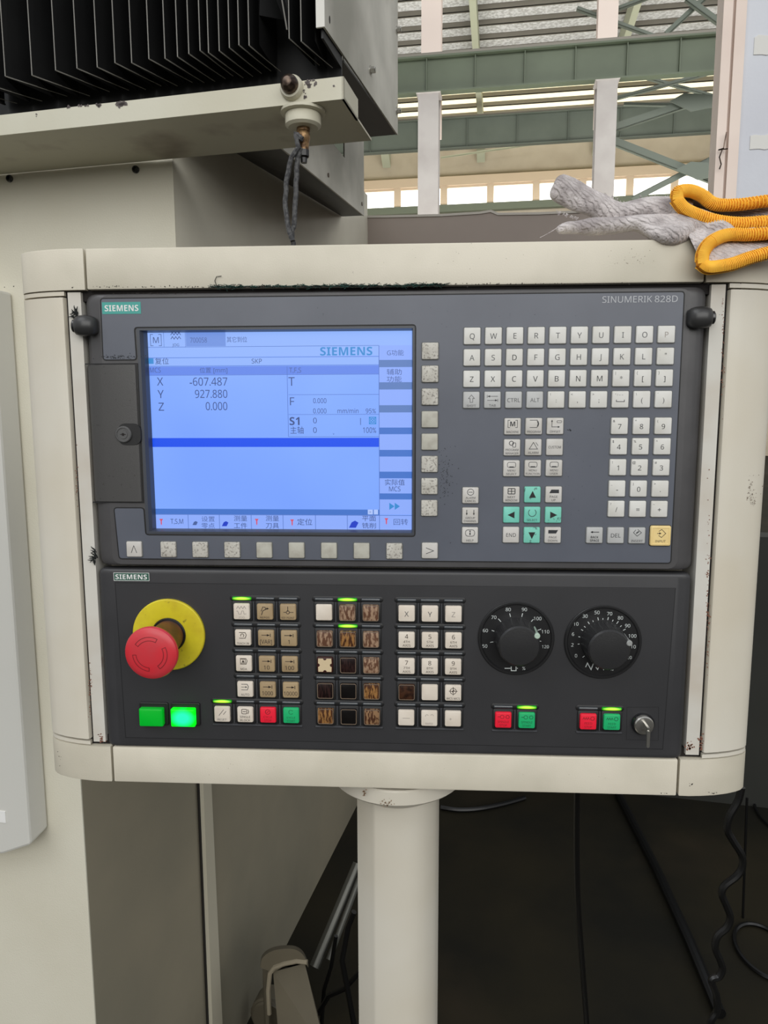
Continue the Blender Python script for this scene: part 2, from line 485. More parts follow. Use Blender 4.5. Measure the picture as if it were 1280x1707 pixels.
# far wall
g = G(); g.box(-16000, 12000, YW + 60, YW + 200, 0, zh(240, YW)); struct(g.build('wall_far', wall_in, fr=H, smooth=0), 'tan sheet wall under the roof')
g = G(); g.box(-16000, 12000, YW - 200, YW + 50, zh(348, YW), zh(336, YW)); struct(g.build('trim_1', wall_green, fr=H, smooth=0))
g = G(); g.box(-16000, 12000, YW - 160, YW + 50, zh(303, YW), zh(288, YW)); struct(g.build('trim_2', pink_frame, fr=H, smooth=0))
z0w, z1w = zh(337, YW), zh(303, YW)
mull = [110, 187, 263, 338, 413, 488, 578, 663, 740, 817, 893, 970, 1048, 1122, 1198]
mx_ = [HP(u, 335, YW).x for u in mull]
for i in range(len(mx_) - 1):
    fr_ = G(); a, b = mx_[i], mx_[i + 1]
    fr_.box(a - 130, a + 130, YW - 120, YW + 50, z0w, z1w); fr_.box(a, b, YW - 60, YW + 50, z1w - 70, z1w); fr_.box(a, b, YW - 60, YW + 50, z0w, z0w + 50)
    o = struct(fr_.build('window_%d' % (i + 1), pink_frame, fr=H, smooth=0), 'daylit strip window with cream frame')
    gg = G(); gg.box(a + 130, b - 130, YW + 10, YW + 30, z0w + 50, z1w - 70); gg.build('pane', glow_win, o, fr=H, smooth=0)

# roof : deck, translucent sheets, purlins, rafters
ZR = HC + 11000
roof = G()
roof.box(-16000, 12000, 15500, 23800, ZR + 140, ZR + 170)
rd = struct(roof.build('ceiling', deck_m, fr=H, smooth=0), 'silver insulated roof deck')
for k, y in enumerate([24349 + 780 * i for i in range(6)]):
    gg = G(); gg.box(-16000, 12000, y - 270, y + 240, ZR + 136, ZR + 165)
    gg.build('translucent_sheet', glow_roof, rd, fr=H, smooth=0)
for k in range(17):
    y = 16000 + 780 * k
    gg = G(); gg.box(-16000, 12000, y - 20, y + 20, ZR, ZR + 135); gg.box(-16000, 12000, y - 20, y + 70, ZR, ZR + 12)
    gg.build('purlin', purlin_m, rd, fr=H, smooth=0)
gg = G(); gg.box(-16000, 12000, 23300, YW + 200, ZR + 172, ZR + 200); gg.build('roof_sheet', mat('roof_sheet_grey', (150, 140, 120), 0.7), rd, fr=H, smooth=0)
names = ['leftmost, beside the column under the green girder', 'second from left', 'third from left, behind the right-hand column', 'rightmost, next to the cream post']
for x, nm in zip((-4500, -900, 3300, 7500), names):
    g = G()
    g.hexa([(x - 90, 15500, ZR - 420), (x + 90, 15500, ZR - 420), (x + 90, 15500, ZR), (x - 90, 15500, ZR)],
           [(x - 90, YW - 100, ZR - 620), (x + 90, YW - 100, ZR - 620), (x + 90, YW - 100, ZR), (x - 90, YW - 100, ZR)])
    g.hexa([(x - 150, YW - 1500, ZR - 600), (x + 150, YW - 1500, ZR - 600), (x + 150, YW - 1500, ZR - 580), (x - 150, YW - 1500, ZR - 580)],
           [(x - 150, YW - 100, ZR - 1500), (x + 150, YW - 100, ZR - 1500), (x + 150, YW - 100, ZR - 600), (x - 150, YW - 100, ZR - 600)])
    tag(g.build('roof_rafter', rafter_m, fr=H, smooth=0), 'pale green roof rafter, ' + nm, 'rafter', 'roof rafters')

# crane girders with stiffeners
for y, top, bot, m_, lab in ((YB1, 84, 140, girder_m, 'dull green crane girder, the nearer and higher of two'), (YB2, 190, 238, girder_far, 'grey green crane girder, the farther and lower of two')):
    z1, z0 = zh(top, y), zh(bot, y)
    t = thing('crane_girder', lab, 'girder', H.w((0, y, z0)), 'crane girders', -6)
    g = G(); g.box(-16000, 12000, y, y + 20, z0, z1); g.build('web_plate', m_, t, fr=H, smooth=0)
    g = G(); g.box(-16000, 12000, y - 110, y + 130, z1, z1 + 35); g.build('top_flange', m_, t, fr=H, smooth=0)
    g = G(); g.box(-16000, 12000, y - 90, y + 110, z0 - 30, z0); g.build('bottom_flange', m_, t, fr=H, smooth=0)
    g = G(); g.box(-16000, 12000, y - 50, y + 50, z1 + 35, z1 + 110); g.build('crane_rail', purlin_m, t, fr=H, smooth=0)
    sp = 1000 if y == YB1 else 1600
    for k in range(-16, 12):
        g = G(); x = k * sp + 350; g.box(x, x + 18, y - 80, y, z0, z1); g.build('stiffener', m_, t, fr=H, smooth=0)
# hall columns
zg = zh(140, YB1) - 30
for u0, u1, lab in ((697, 731, 'hall column left of the gloves, pinkish above the girder'), (991, 1025, 'hall column above the gloves, pinkish above the girder')):
    a, b = HP(u0, 250, YB1).x, HP(u1, 250, YB1).x
    t = thing('hall_column', lab, 'column', H.w(((a + b) / 2, YB1, 0)), 'hall columns', -6)
    g = G(); g.box(a, b, YB1 - 60, YB1 - 40, 0, zg); g.box(a, b, YB1 + 300, YB1 + 320, 0, zg); g.box((a + b) / 2 - 12, (a + b) / 2 + 12, YB1 - 40, YB1 + 300, 0, zg)
    g.build('lower_shaft', col_low, t, fr=H, smooth=0)
    g = G(); g.box(a + 20, b + 10, YB1 + 330, YB1 + 350, zg - 700, ZR); g.box((a + b) / 2, (a + b) / 2 + 20, YB1 + 350, YB1 + 600, zg - 700, ZR); g.box(a + 20, b + 10, YB1 + 600, YB1 + 620, zg - 700, ZR)
    g.build('upper_shaft', col_up, t, fr=H, smooth=0)
    g = G(); g.hexa([(a, YB1 - 60, zg - 20), (b, YB1 - 60, zg - 20), (b, YB1 + 320, zg - 20), (a, YB1 + 320, zg - 20)],
                    [(a - 40, YB1 - 90, zg), (b + 40, YB1 - 90, zg), (b + 40, YB1 + 340, zg), (a - 40, YB1 + 340, zg)])
    g.build('cap_plate', col_low, t, fr=H, smooth=0)


def angle_bar(name, a, b, wid, y, lab, m_=None):
    p, q = HP(a[0], a[1], y), HP(b[0], b[1], y + 60); d = (q - p).normalized(); n_ = d.cross(Vector((0, 1, 0))).normalized() * wid / 2
    g = G(); dy = Vector((0, 30, 0)); dz = Vector((0, 110, 0))
    g.hexa([p - n_, p + n_, p + n_ + dy, p - n_ + dy], [q - n_, q + n_, q + n_ + dy, q - n_ + dy])
    g.hexa([p - n_, p - n_ + n_ * .25, p - n_ + n_ * .25 + dz, p - n_ + dz], [q - n_, q - n_ + n_ * .25, q - n_ + n_ * .25 + dz, q - n_ + dz])
    return tag(g.build(name, m_ or brace_m, fr=H, smooth=0), lab, 'brace', 'wind braces')


YX = YB1 + 700
angle_bar('wind_brace', (1003, 226), (1186, 298), 150, YX, 'angle steel brace falling right from the right-hand column')
angle_bar('wind_brace', (1200, 258), (1055, 332), 120, YX + 120, 'angle steel brace crossing low beside the windows')
angle_bar('wind_brace', (1005, 218), (1150, 170), 150, YX, 'angle steel brace rising right from the right-hand column')
angle_bar('wind_brace', (1040, 172), (1190, 175), 45, YX + 700, 'thin dark rod running level under the bright roof strips')
angle_bar('wind_brace', (1000, 170), (1190, 118), 60, YX + 1000, 'thin pale rod rising across the bright roof strips')
angle_bar('wind_brace', (1020, 112), (1195, 160), 50, YX + 1300, 'thin dark rod falling across the bright roof strips')
angle_bar('wind_brace', (962, 12), (1100, 62), 60, YX, 'thin dark rod falling under the silver roof')
angle_bar('wind_brace', (1145, -5), (1206, 40), 100, YX, 'brace falling right at the top beside the cream post')
angle_bar('wind_brace', (1110, 55), (1180, -10), 90, YX + 150, 'brace rising right at the top beside the cream post')
angle_bar('wind_brace', (1010, 20), (1090, -10), 60, YX + 150, 'thin rod rising right from the top of the right-hand column')
angle_bar('tie_rod', (735, 262), (900, 238), 40, YW - 900, 'thin pale rod under the far girder', rafter_m)
for u, v, lab in ((1163, 286, 'dark gusset plate at the lower brace crossing'), (1152, 172, 'dark gusset plate at the upper brace crossing')):
    p = HP(u, v, YX - 10); g = G(); k = 430
    g.plate([(p.x - k, p.z + 60), (p.x - 150, p.z + 200), (p.x + k, p.z + 130), (p.x + k, p.z - 110), (p.x, p.z - 170)], y0=YX - 30, y1=YX - 10)
    tag(g.build('gusset_plate', brace_m, fr=H, smooth=0), lab, 'plate', 'gusset plates')

# brown sheet partition behind the pendant
g = G(); YP = 2350
pa = M.px(560, 366, y=YP); zt = [(-40, 366), (60, 366), (150, 363), (640, 359)]
top = [(M.px(u, v, y=YP).x, M.px(u, v, y=YP).z) for u, v in ((566, 362), (650, 361), (735, 359), (800, 355), (818, 352), (830, 357), (900, 356), (1300, 338))]
zb = M.px(1275, 985, y=YP).z
g.plate([(top[0][0], zb)] + top + [(top[-1][0], zb)], y0=YP, y1=YP + 6)
prt = g.build('sheet_metal_partition', part_m, fr=M, smooth=0)
tag(prt, 'low brown grey sheet partition behind the pendant', 'partition')
g = G(); g.ribbon(top, 7, YP - 3, YP + 9); g.build('torn_top_edge', mat('pale_edge', (176, 170, 160), 0.6), prt, fr=M)
g = G(); x_ = top[0][0]; g.hexa([(x_, YP, zb), (x_ + 4, YP, zb), (x_ + 4, YP, top[0][1]), (x_, YP, top[0][1])], [(x_ - 40, YP + 260, zb), (x_ - 36, YP + 260, zb), (x_ - 36, YP + 260, top[0][1] + 20), (x_ - 40, YP + 260, top[0][1] + 20)])
g.build('folded_return', part_m, prt, fr=M, smooth=0)
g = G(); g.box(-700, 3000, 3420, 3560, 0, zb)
tag(g.build('machine_bed', mat('dark_green_grey_bed', (44, 45, 40), 0.7, var=((32, 32, 28), 2, .4, .7)), fr=M, smooth=0), 'dark machine bed below the brown partition', 'machine bed')

# ================================================================== the machine tool
XC, YC = M.px(292, 380, y=1100).x, 1100            # upper column edge
XL = M.px(145, 1480, y=1100).x
ztop = M.px(288, 252, y=1100).z
zmid = M.px(300, 820, y=1100).z
col = thing('machine_column', 'tall pale grey machine column behind the pendant on the left', 'machine', M.w((XL - 300, YC, 0)), deg=-10)
g = G()
g.plate([(-2200, 0), (XL, 0), (XL, zmid), (XC, zmid), (XC, ztop), (-2200, ztop)], y0=YC, y1=YC + 3)
g.build('front_cover', machine, col, fr=M, smooth=0)
zs_ = M.px(542, 46, y=1000).z - 4
pr_ = [(YC + 3, zmid), (2350, zmid), (2350, zs_ + 190), (1410, zs_ + 190), (1410, zs_), (YC + 3, zs_)]
g = G(); g.hexa([(XC - 3, y, z) for y, z in pr_], [(XC, y, z) for y, z in pr_]); g.build('upper_side_cover', machine_side, col, fr=M, smooth=0)
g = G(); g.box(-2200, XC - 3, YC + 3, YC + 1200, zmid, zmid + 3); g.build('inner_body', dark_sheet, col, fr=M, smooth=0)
ys1 = M.px(333, 1500, x=XL).y; ys2 = M.px(349, 1500, x=XL).y
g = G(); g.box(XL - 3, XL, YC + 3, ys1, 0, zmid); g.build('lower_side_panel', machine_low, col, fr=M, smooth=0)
# slanting flange strip between the two side panels
a0, a1 = M.px(330, 1305, x=XL + 2), M.px(344, 1305, x=XL + 2); b0, b1 = M.px(346, 1707, x=XL + 2), M.px(363, 1707, x=XL + 2)
g = G(); up_ = lambda p, q, z: p + (p - q) * ((z - p.z) / (p.z - q.z))
A0, A1, B0, B1 = up_(a0, b0, zmid), up_(a1, b1, zmid), up_(a0, b0, 0), up_(a1, b1, 0)
off = Vector((14, 0, 0))
g.hexa([B0, B1, A1, A0], [B0 + off, B1 + off, A1 + off, A0 + off]); g.build('flange_strip', mat('flange_paint', (196, 190, 170), 0.5), col, fr=M, smooth=0)
g = G(); g.hexa([B0 - off, B0 + Vector((0, 12, 0)) - off, A0 + Vector((0, 12, 0)) - off, A0 - off], [B0 + off * .3, B0 + Vector((0, -9, 0)) + off * .3, A0 + Vector((0, -9, 0)) + off * .3, A0 + off * .3]); g.build('dark_joint', grime, col, fr=M, smooth=0)
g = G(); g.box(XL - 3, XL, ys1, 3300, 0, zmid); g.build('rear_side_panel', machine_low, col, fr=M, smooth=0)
for u, v in ((17, 298), (227, 283)):
    p = M.px(u, v, y=YC); g = G(); g.lathe(p.x, p.z, [(6, YC), (6, YC - 3), (5, YC - 4.5), (3.2, YC - 4.5), (3.0, YC - 2)], 16); g.build('socket_screw', black_gloss, col, fr=M)
# roll of foam along the top edge of the cover
pts = [M.px(u, v, y=1085) for u, v in ((-40, 268), (40, 262), (110, 255), (180, 249), (238, 244))]
g = G(); g.tube([p + Vector((0, 0, 0)) for p in pts], [9, 10, 9, 9, 7], 10); tag(g.build('foam_roll', mat('off_white_foam', (206, 202, 196), 0.8, var=((170, 160, 150), 20, .45, .7)), fr=M), 'off-white rolled strip under the cream bracket on the left', 'seal')

# control box on the left edge
YB = M.px(20, 900, y=1060).y
xb = [M.px(u, v, y=1058).x for u, v in ((4, 478), (39, 1404))]
xe = sum(xb) / 2; zt_, zb_ = M.px(4, 480, y=1058).z, M.px(39, 1404, y=1058).z
cb = thing('wall_box', 'shallow pale metal box cut by the left edge of the photo', 'box', M.w((xe - 100, YC, zb_)), deg=-10)
g = G()
pf = [(xe, 1052, zt_), (xe, 1052, zb_), (xe - 60, 1052, zb_ - 26), (xe - 300, 1052, zb_ - 80), (xe - 300, 1052, zt_ + 2)]
pb = [(xe + 3, YC - 1, zt_), (xe + 3, YC - 1, zb_ + 10), (xe - 60, YC - 1, zb_ - 20), (xe - 300, YC - 1, zb_ - 74), (xe - 300, YC - 1, zt_ + 2)]
g.hexa([Vector(p) for p in pf], [Vector(p) for p in pb]); o = g.build('box_body', mat('box_grey_paint', (208, 207, 200), 0.45, bump=(300, .2)), cb, fr=M, smooth=0)
bv = o.modifiers.new('bevel', 'BEVEL'); bv.width = .004; bv.segments = 2
p = M.px(3, 1361, y=1052); g = G(); g.box(p.x - 30, p.x + 9, 1050.5, 1052, p.z - 11, p.z + 11); g.build('paper_tag', mat('white_paper', (235, 235, 232), 0.7), cb, fr=M, smooth=0)

# ------------------------------------------------------------------ bellows, guards and bracket overhead
ZB = M.px(572, 165, y=950).z; ZT = M.px(572, 127, y=950).z
bel = thing('way_bellows', 'black folded bellows overhead at top left', 'bellows', M.w((-600, 900, ZT)), deg=-10)
ridx = [-86, -40, 5, 50, 90, 126, 160, 190, 218, 247, 274, 295, 314, 333, 347, 365, 382, 398, 415, 432, 482, 502, 525]
XS = [M.px(u, 60, y=1000).x for u in ridx]; zbl = M.px(5, 130, y=1000).z
for i in range(len(XS) - 1):
    a, b = XS[i], XS[i + 1]; mid = (a + b) / 2; wd = b - a
    g = G(); zlo = zbl + random.uniform(-3, 3)
    if ridx[i] == 432:
        a0_ = [(a, 1002, zlo + 70), (mid - wd * .2, 1010, zlo + 150), (mid + wd * .3, 1008, zlo + 30), (b, 1002, zlo + 12)]
        g.loft([[(a, 1002, zlo + 40), (mid, 1040, zlo + 50), (b, 1002, zlo + 10)], [(a + 4, 1002, zlo + 110), (mid - 5, 990, zlo + 165), (b, 1002, zlo + 30)], [(a, 1002, zlo + 900), (mid, 1080, zlo + 900), (b, 1002, zlo + 900)]], False, False, closed=False)
        g.mt(1).tube([(a + 2, 999, zlo + 110), (mid - 5, 988, zlo + 168), (mid + 4, 990, zlo + 120), (b - 3, 1000, zlo + 16)], 1.0, 5)
    else:
        f_ = [(a, 1000, zlo), (mid - wd * .05, 1085, zlo + 2), (b, 1000, zlo)]
        t_ = [(a, 1000, zlo + 900), (mid, 1085, zlo + 900), (b, 1000, zlo + 900)]
        g.loft([f_, t_], False, False, closed=False)
        g.add([(a, 1000, zlo), (mid, 1085, zlo + 2), (a + wd * .5, 1070, zlo + 14), (b, 1000, zlo)], [(0, 1, 2), (2, 1, 3)])
        g.mt(1).tube([(a + .5, 998.5, zlo), (a + .5, 998.5, zlo + 900)], .9, 5)
        g.tube([(a + .5, 999, zlo), (mid + wd * .5, 1080, zlo + .5)], .55, 4).tube([(a + .5, 999, zlo + 1), (mid, 1040, zlo + 1)], .5, 4)
    g.build('bellows_pleat', [bellow_m, bellow_edge], bel, fr=M, smooth=0, recalc=False)
g = G(); xe_ = M.px(542, 46, y=1000).x - 4; g.box(-1500, xe_, 1090, 1094, ZT + 2, ZT + 900); g.box(xe_ - 3, xe_, 1004, 1090, zbl + 1, ZT + 900); g.build('backing_cloth', bellow_m, bel, fr=M, smooth=0)

XG = M.px(542, 46, y=1000).x
zg1 = M.px(542, 46, x=XG).z
pf1 = M.px(663, 225, x=XG)
gd = thing('spindle_guard', 'pale steel guard sheet with three bolts, beside the bellows', 'guard', M.w((XG, 900, zg1)), deg=-10)
g = G(); yn, yf = 1000, pf1.y
g.hexa([Vector((XG - 3, yn, zg1)), Vector((XG - 3, yf, pf1.z)), Vector((XG - 3, yf, zg1 + 900)), Vector((XG - 3, yn, zg1 + 900))],
       [Vector((XG, yn, zg1)), Vector((XG, yf, pf1.z)), Vector((XG, yf, zg1 + 900)), Vector((XG, yn, zg1 + 900))])
g.build('side_sheet', steel_sheet, gd, fr=M, smooth=0)
g = G(); g.box(XG - 12, XG, yn - 3, yn, zg1, zg1 + 900); g.build('front_return', mat('pale_sheet_edge', (214, 212, 204), 0.4), gd, fr=M, smooth=0)
pbk = M.px(450, 250, y=yf + 20)
g = G(); g.hexa([Vector((XG - 3, yn, zg1 + 1)), Vector((XG - 3, yf, pf1.z + 1)), Vector((-900, yf, pf1.z + 1)), Vector((-900, yn, zg1 + 1))], [Vector((XG - 3, yn, zg1 + 4)), Vector((XG - 3, yf, pf1.z + 4)), Vector((-900, yf, pf1.z + 4)), Vector((-900, yn, zg1 + 4))])
# underside sheet only behind the bellows
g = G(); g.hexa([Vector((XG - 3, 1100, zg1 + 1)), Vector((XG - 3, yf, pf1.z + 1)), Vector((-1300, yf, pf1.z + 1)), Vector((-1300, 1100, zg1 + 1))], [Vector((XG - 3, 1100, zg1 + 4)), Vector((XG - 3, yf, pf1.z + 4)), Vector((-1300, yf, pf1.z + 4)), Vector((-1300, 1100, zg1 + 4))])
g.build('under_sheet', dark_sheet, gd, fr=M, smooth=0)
for u, v in ((617, 117), (661, 50), (661, 185)):
    p = M.px(u, v, x=XG); g = G()
    def hx(r, x, n=6, p=p): return [Vector((x, p.y + r * math.cos(2 * PI * k / n), p.z + r * math.sin(2 * PI * k / n))) for k in range(n)]
    g.loft([hx(7, XG, 16), hx(7, XG + 1.5, 16)]); g.loft([hx(5.2, XG + 1.5), hx(5.2, XG + 8), hx(4.4, XG + 9)]); g.build('hex_bolt', chrome, gd, fr=M)
for u, v in ((549, 33),):
    p = M.px(u, v, x=XG); g = G(); g.loft([[Vector((XG + .3, p.y + 2 * math.cos(a * PI / 5), p.z + 5 * math.sin(a * PI / 5))) for a in range(10)], [Vector((XG + .8, p.y + 2 * math.cos(a * PI / 5), p.z + 5 * math.sin(a * PI / 5))) for a in range(10)]]); g.build('slot_hole', grime, gd, fr=M)

X2 = M.px(465, 243, y=1108).x
c1, c2, c3 = M.px(465, 243, x=X2), M.px(607, 360, x=X2), M.px(607, 150, x=X2)
gd2 = thing('lower_guard', 'pale steel guard sheet hanging lower, left of the strip windows', 'guard', M.w((X2, 1300, c1.z)), deg=-10)
q = [Vector((X2, c1.y, c1.z)), Vector((X2, c2.y, c2.z)), Vector((X2, c2.y, c3.z + 300)), Vector((X2, yf + 6, c3.z + 300)), Vector((X2, yf + 6, zg1 - 2)), Vector((X2, c1.y, zg1 - 2))]
g = G(); g.hexa(q, [v - Vector((3, 0, 0)) for v in q]); g.build('side_sheet', steel_sheet, gd2, fr=M, smooth=0)
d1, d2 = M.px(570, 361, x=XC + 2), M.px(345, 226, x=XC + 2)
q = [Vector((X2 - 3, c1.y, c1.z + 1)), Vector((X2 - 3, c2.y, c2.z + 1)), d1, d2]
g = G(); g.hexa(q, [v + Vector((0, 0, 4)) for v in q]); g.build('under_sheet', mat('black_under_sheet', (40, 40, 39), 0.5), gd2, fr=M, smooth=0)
p = M.px(547, 292, x=X2); g = G(); g.loft([[Vector((X2 + x, p.y + 4 * math.cos(a * PI / 5), p.z + 4 * math.sin(a * PI / 5))) for a in range(10)] for x in (.2, 1.5)]); g.build('rivet', rust_metal, gd2, fr=M)
p = M.px(603, 340, x=X2); g = G(); g.loft([[Vector((X2 + x, p.y + 4 * math.cos(a * PI / 5), p.z + 4 * math.sin(a * PI / 5))) for a in range(10)] for x in (.2, 1.5)]); g.build('rivet', rust_metal, gd2, fr=M)

XR = M.px(573, 150, y=950).x
br = thing('channel_bracket', 'long cream steel bracket with chipped paint under the bellows', 'bracket', M.w((XR - 200, 950, ZB)), deg=-10)
g = G(); g.box(-1600, XR, 950, 953, ZB, ZT); o = g.build('front_web', bracket_m, br, fr=M, smooth=0)
g = G(); g.box(-1600, XR, 953, 1095, ZB, ZB + 3); g.build('bottom_flange', mat('bracket_underside_paint', (196, 192, 172), 0.5, var=((150, 138, 120), 8, .5, .66)), br, fr=M, smooth=0)
pe = M.px(597, 200, x=XR); g = G(); g.hexa([Vector((XR - 3, 950, ZB)), Vector((XR - 3, pe.y, ZB)), Vector((XR - 3, pe.y, ZT)), Vector((XR - 3, 950, ZT))], [Vector((XR, 950, ZB)), Vector((XR, pe.y, ZB)), Vector((XR, pe.y, ZT)), Vector((XR, 950, ZT))])
g.build('end_plate', bracket_m, br, fr=M, smooth=0)
p = M.px(487, 147, y=950)
g = G(); g.lathe(p.x, p.z, [(15.5, 950), (15.5, 946), (13.5, 942)], 24); g.build('washer', bracket_m, br, fr=M)
g = G(); g.lathe(p.x, p.z + 1, [(11.5, 942), (11.5, 938), (10, 934), (7, 931.5), (6, 930), (3, 929)], 20); g.build('dome_nut', rust_metal, br, fr=M)
# cable gland below
p = M.px(505, 186, z=ZB - 1)
gl = thing('cable_gland', 'cream and brass cable gland hanging under the bracket', 'gland', M.w((p.x, p.y, ZB)), deg=-10)
g = G(); g.lathe_z(p.x, p.y, [(30, ZB - .5), (30, ZB - 4), (26, ZB - 5)], 20); g.build('washer', bracket_m, gl, fr=M)
g = G(); g.lathe_z(p.x, p.y, [(23, ZB - 5), (24, ZB - 7), (24, ZB - 19), (20, ZB - 22)], 24); g.build('collar', bracket_m, gl, fr=M)
g = G(); g.lathe_z(p.x, p.y, [(9, ZB - 22), (9, ZB - 26), (8, ZB - 27), (9, ZB - 30), (9, ZB - 36), (8, ZB - 38), (7, ZB - 50)], 14); g.build('threaded_stub', brass, gl, fr=M)
g = G(); g.lathe_z(p.x, p.y, [(7.5, ZB - 50), (7.5, ZB - 58), (5, ZB - 60), (4.5, ZB - 66)], 8); g.build('rubber_end', rubber, gl, fr=M)
# wire loop
def wavy(pts, amp=1.2, n=14):
    out = []
    for i in range(len(pts) - 1):
        a, b = Vector(pts[i]), Vector(pts[i + 1])
        for k in range(n): out.append(a.lerp(b, k / n) + Vector((random.uniform(-amp, amp), random.uniform(-amp, amp), 0)))
    out.append(Vector(pts[-1])); return out


yw = p.y - 14
def mp_(u, v): return M.px(u, v, y=yw)
g = G(); A = [mp_(*q_) for q_ in ((504, 232), (493, 222), (497, 246), (486, 262), (477, 300), (475, 345), (482, 384), (488, 402))]
B = [mp_(*q_) for q_ in ((498, 244), (494, 262), (491, 300), (490, 340), (489, 372), (484, 386), (487, 408))]
g.tube(wavy(A, .6, 5), 3.4, 7).tube(wavy([b_ + Vector((0, 5, 0)) for b_ in B], .6, 5), 3.4, 7)
tag(g.build('wire_loop', rope_m, fr=M), 'grey twisted wire loop hanging from the gland behind the pendant', 'wire')

# post and panel on the right
YQ = 1500
px_ = [M.px(u, v, y=YQ).x for u, v in ((1207, 0), (1243, 0))]
pz0 = M.px(1200, 560, y=YQ).z
post = thing('guard_post', 'pinkish cream profiled post at the right edge', 'post', M.w((px_[0], YQ, pz0)), deg=-10)
po_m = mat('pinkish_cream_post_paint', (236, 220, 208), 0.5, var=((224, 206, 194), 6, .4, .7), bump=(200, .1))
g = G(); g.box(px_[0], px_[0] + 16, YQ, YQ + 60, pz0, pz0 + 1700); g.build('post_edge', po_m, post, fr=M, smooth=0)
g = G(); g.box(px_[0] + 16, px_[0] + 20, YQ + 8, YQ + 60, pz0, pz0 + 1700); g.build('post_groove', po_m, post, fr=M, smooth=0)
g = G(); g.box(px_[0] + 20, px_[1] + 2, YQ - 4, YQ + 60, pz0, pz0 + 1700); g.build('post_face', po_m, post, fr=M, smooth=0)
pnl = thing('machine_door', 'bluish white painted door with two tape patches at right edge', 'door', M.w((px_[1] + 100, YQ, pz0)), deg=-10)
g = G(); g.box(px_[1] + 2, px_[1] + 420, YQ + 2, YQ + 30, pz0, pz0 + 1700); g.build('panel_sheet', mat('bluish_white_paint', (206, 209, 216), 0.5, var=((196, 198, 206), 5, .4, .7), bump=(160, .4)), pnl, fr=M, smooth=0)
for u0, u1, v0, v1 in ((1258, 1300, 60, 88), (1251, 1300, 226, 246)):
    a, b = M.px(u0, v0, y=YQ), M.px(u1, v1, y=YQ)
    g = G(); n_ = 6; tp = [(a.x + (b.x - a.x) * i / n_, a.z + random.uniform(-2, 2)) for i in range(n_ + 1)]; bt = [(a.x + (b.x - a.x) * i / n_, b.z + random.uniform(-2, 2)) for i in range(n_ + 1)]
    g.plate(tp + bt[::-1], y0=YQ + .6, y1=YQ + 2); g.build('tape_patch', mat('torn_tape', (212, 211, 206), 0.5), pnl, fr=M, smooth=0)
g = G(); g.tube([M.px(*q_, y=YQ - 8) for q_ in ((1211, 220), (1208, 235), (1206, 247), (1197, 250), (1213, 248), (1204, 249), (1199, 262), (1202, 274), (1199, 282))], 1.2, 5)
g.build('wire_scrap', rust_metal, post, fr=M)

# ================================================================== lower background
# conduit elbow and duct at bottom, left of the pedestal
duct_m = mat('grey_beige_duct', (100, 93, 77), 0.5, var=((86, 80, 66), 6, .4, .7))
def mq(u, v, y): return M.px(u, v, y=y)
du = thing('square_duct', 'grey beige square duct elbow left of the pedestal foot', 'duct', M.w(mq(490, 1707, 1750)), deg=-10)
Y0, Y1 = 1560, 1700
g = G()
prof = [(p_.x, p_.y) for p_ in smooth_path([(434, 1607, 0), (437, 1592, 0), (450, 1581, 0), (470, 1576, 0), (492, 1577, 0), (506, 1587, 0), (514, 1607, 0)], 4)]
g.loft([[mq(u, v, Y1) for u, v in prof] + [mq(505, 1612, Y1), mq(475, 1612, Y1), mq(452, 1622, Y1)],
        [mq(u, v + 6, Y0) for u, v in prof] + [mq(508, 1604, Y0), mq(480, 1606, Y0), mq(455, 1622, Y0)]])
g.build('duct_hood', duct_m, du, fr=M, smooth=40)
g = G(); g.hexa([mq(455, 1620, Y0 + 10), mq(508, 1606, Y0 + 10), mq(545, 1760, Y0 - 100), mq(470, 1790, Y0 - 100)], [mq(455, 1620, Y1), mq(508, 1606, Y1), mq(540, 1730, Y1), mq(468, 1760, Y1)])
g.build('duct_face', duct_m, du, fr=M, smooth=0)
g = G(); g.tube([mq(u, v, Y0) for u, v in ((449, 1690), (447, 1650), (450, 1622), (458, 1612), (475, 1606), (495, 1602), (512, 1604))], 6, 8); g.build('rolled_edge', mat('duct_edge', (138, 129, 110), 0.5), du, fr=M)
g = G(); g.hexa([mq(437, 1600, Y1 - 20), mq(447, 1600, Y1 - 20), mq(449, 1800, Y1 - 40), mq(440, 1700, Y1 - 20)], [mq(437, 1600, Y1), mq(447, 1600, Y1), mq(449, 1800, Y1), mq(440, 1700, Y1)]); g.build('duct_side', duct_m, du, fr=M, smooth=0)
g = G(); c_ = mq(452, 1690, 1760); g.lathe(c_.x, c_.z, [(60, 1800), (60, 1750), (54, 1746), (54, 1742), (48, 1738)], 24); g.build('round_cover', duct_m, du, fr=M)
pm = mat('dull_steel_tube', (92, 92, 86), 0.4, 0.5)
for i, (a, b, r, lab) in enumerate((((524, 1612), (596, 1440), 12, 'dull steel tube leaning behind the pedestal, the thicker'), ((548, 1600), (612, 1430), 7, 'thin steel tube leaning behind the pedestal'))):
    g = G(); g.tube([mq(*a, 1850), mq(*b, 2050)], r * 1.3, 12); tag(g.build('coolant_tube', pm, fr=M), lab, 'pipe', 'tubes behind the pedestal')
for pts, r, lab in ((((530, 1690), (548, 1660), (575, 1648), (600, 1620)), 7, 'dark hose curling low beside the duct'), (((560, 1560), (552, 1610), (540, 1650), (536, 1707)), 6, 'dark hose hanging beside the thin steel tube'), (((590, 1520), (580, 1545), (570, 1600), (590, 1707)), 8, 'dark hose hanging just left of the pedestal')):
    g = G(); g.tube([mq(*q_, 1780 - 30 * (r - 6)) for q_ in pts], r, 8); tag(g.build('hose', rubber, fr=M), lab, 'hose', 'hoses left of the pedestal')

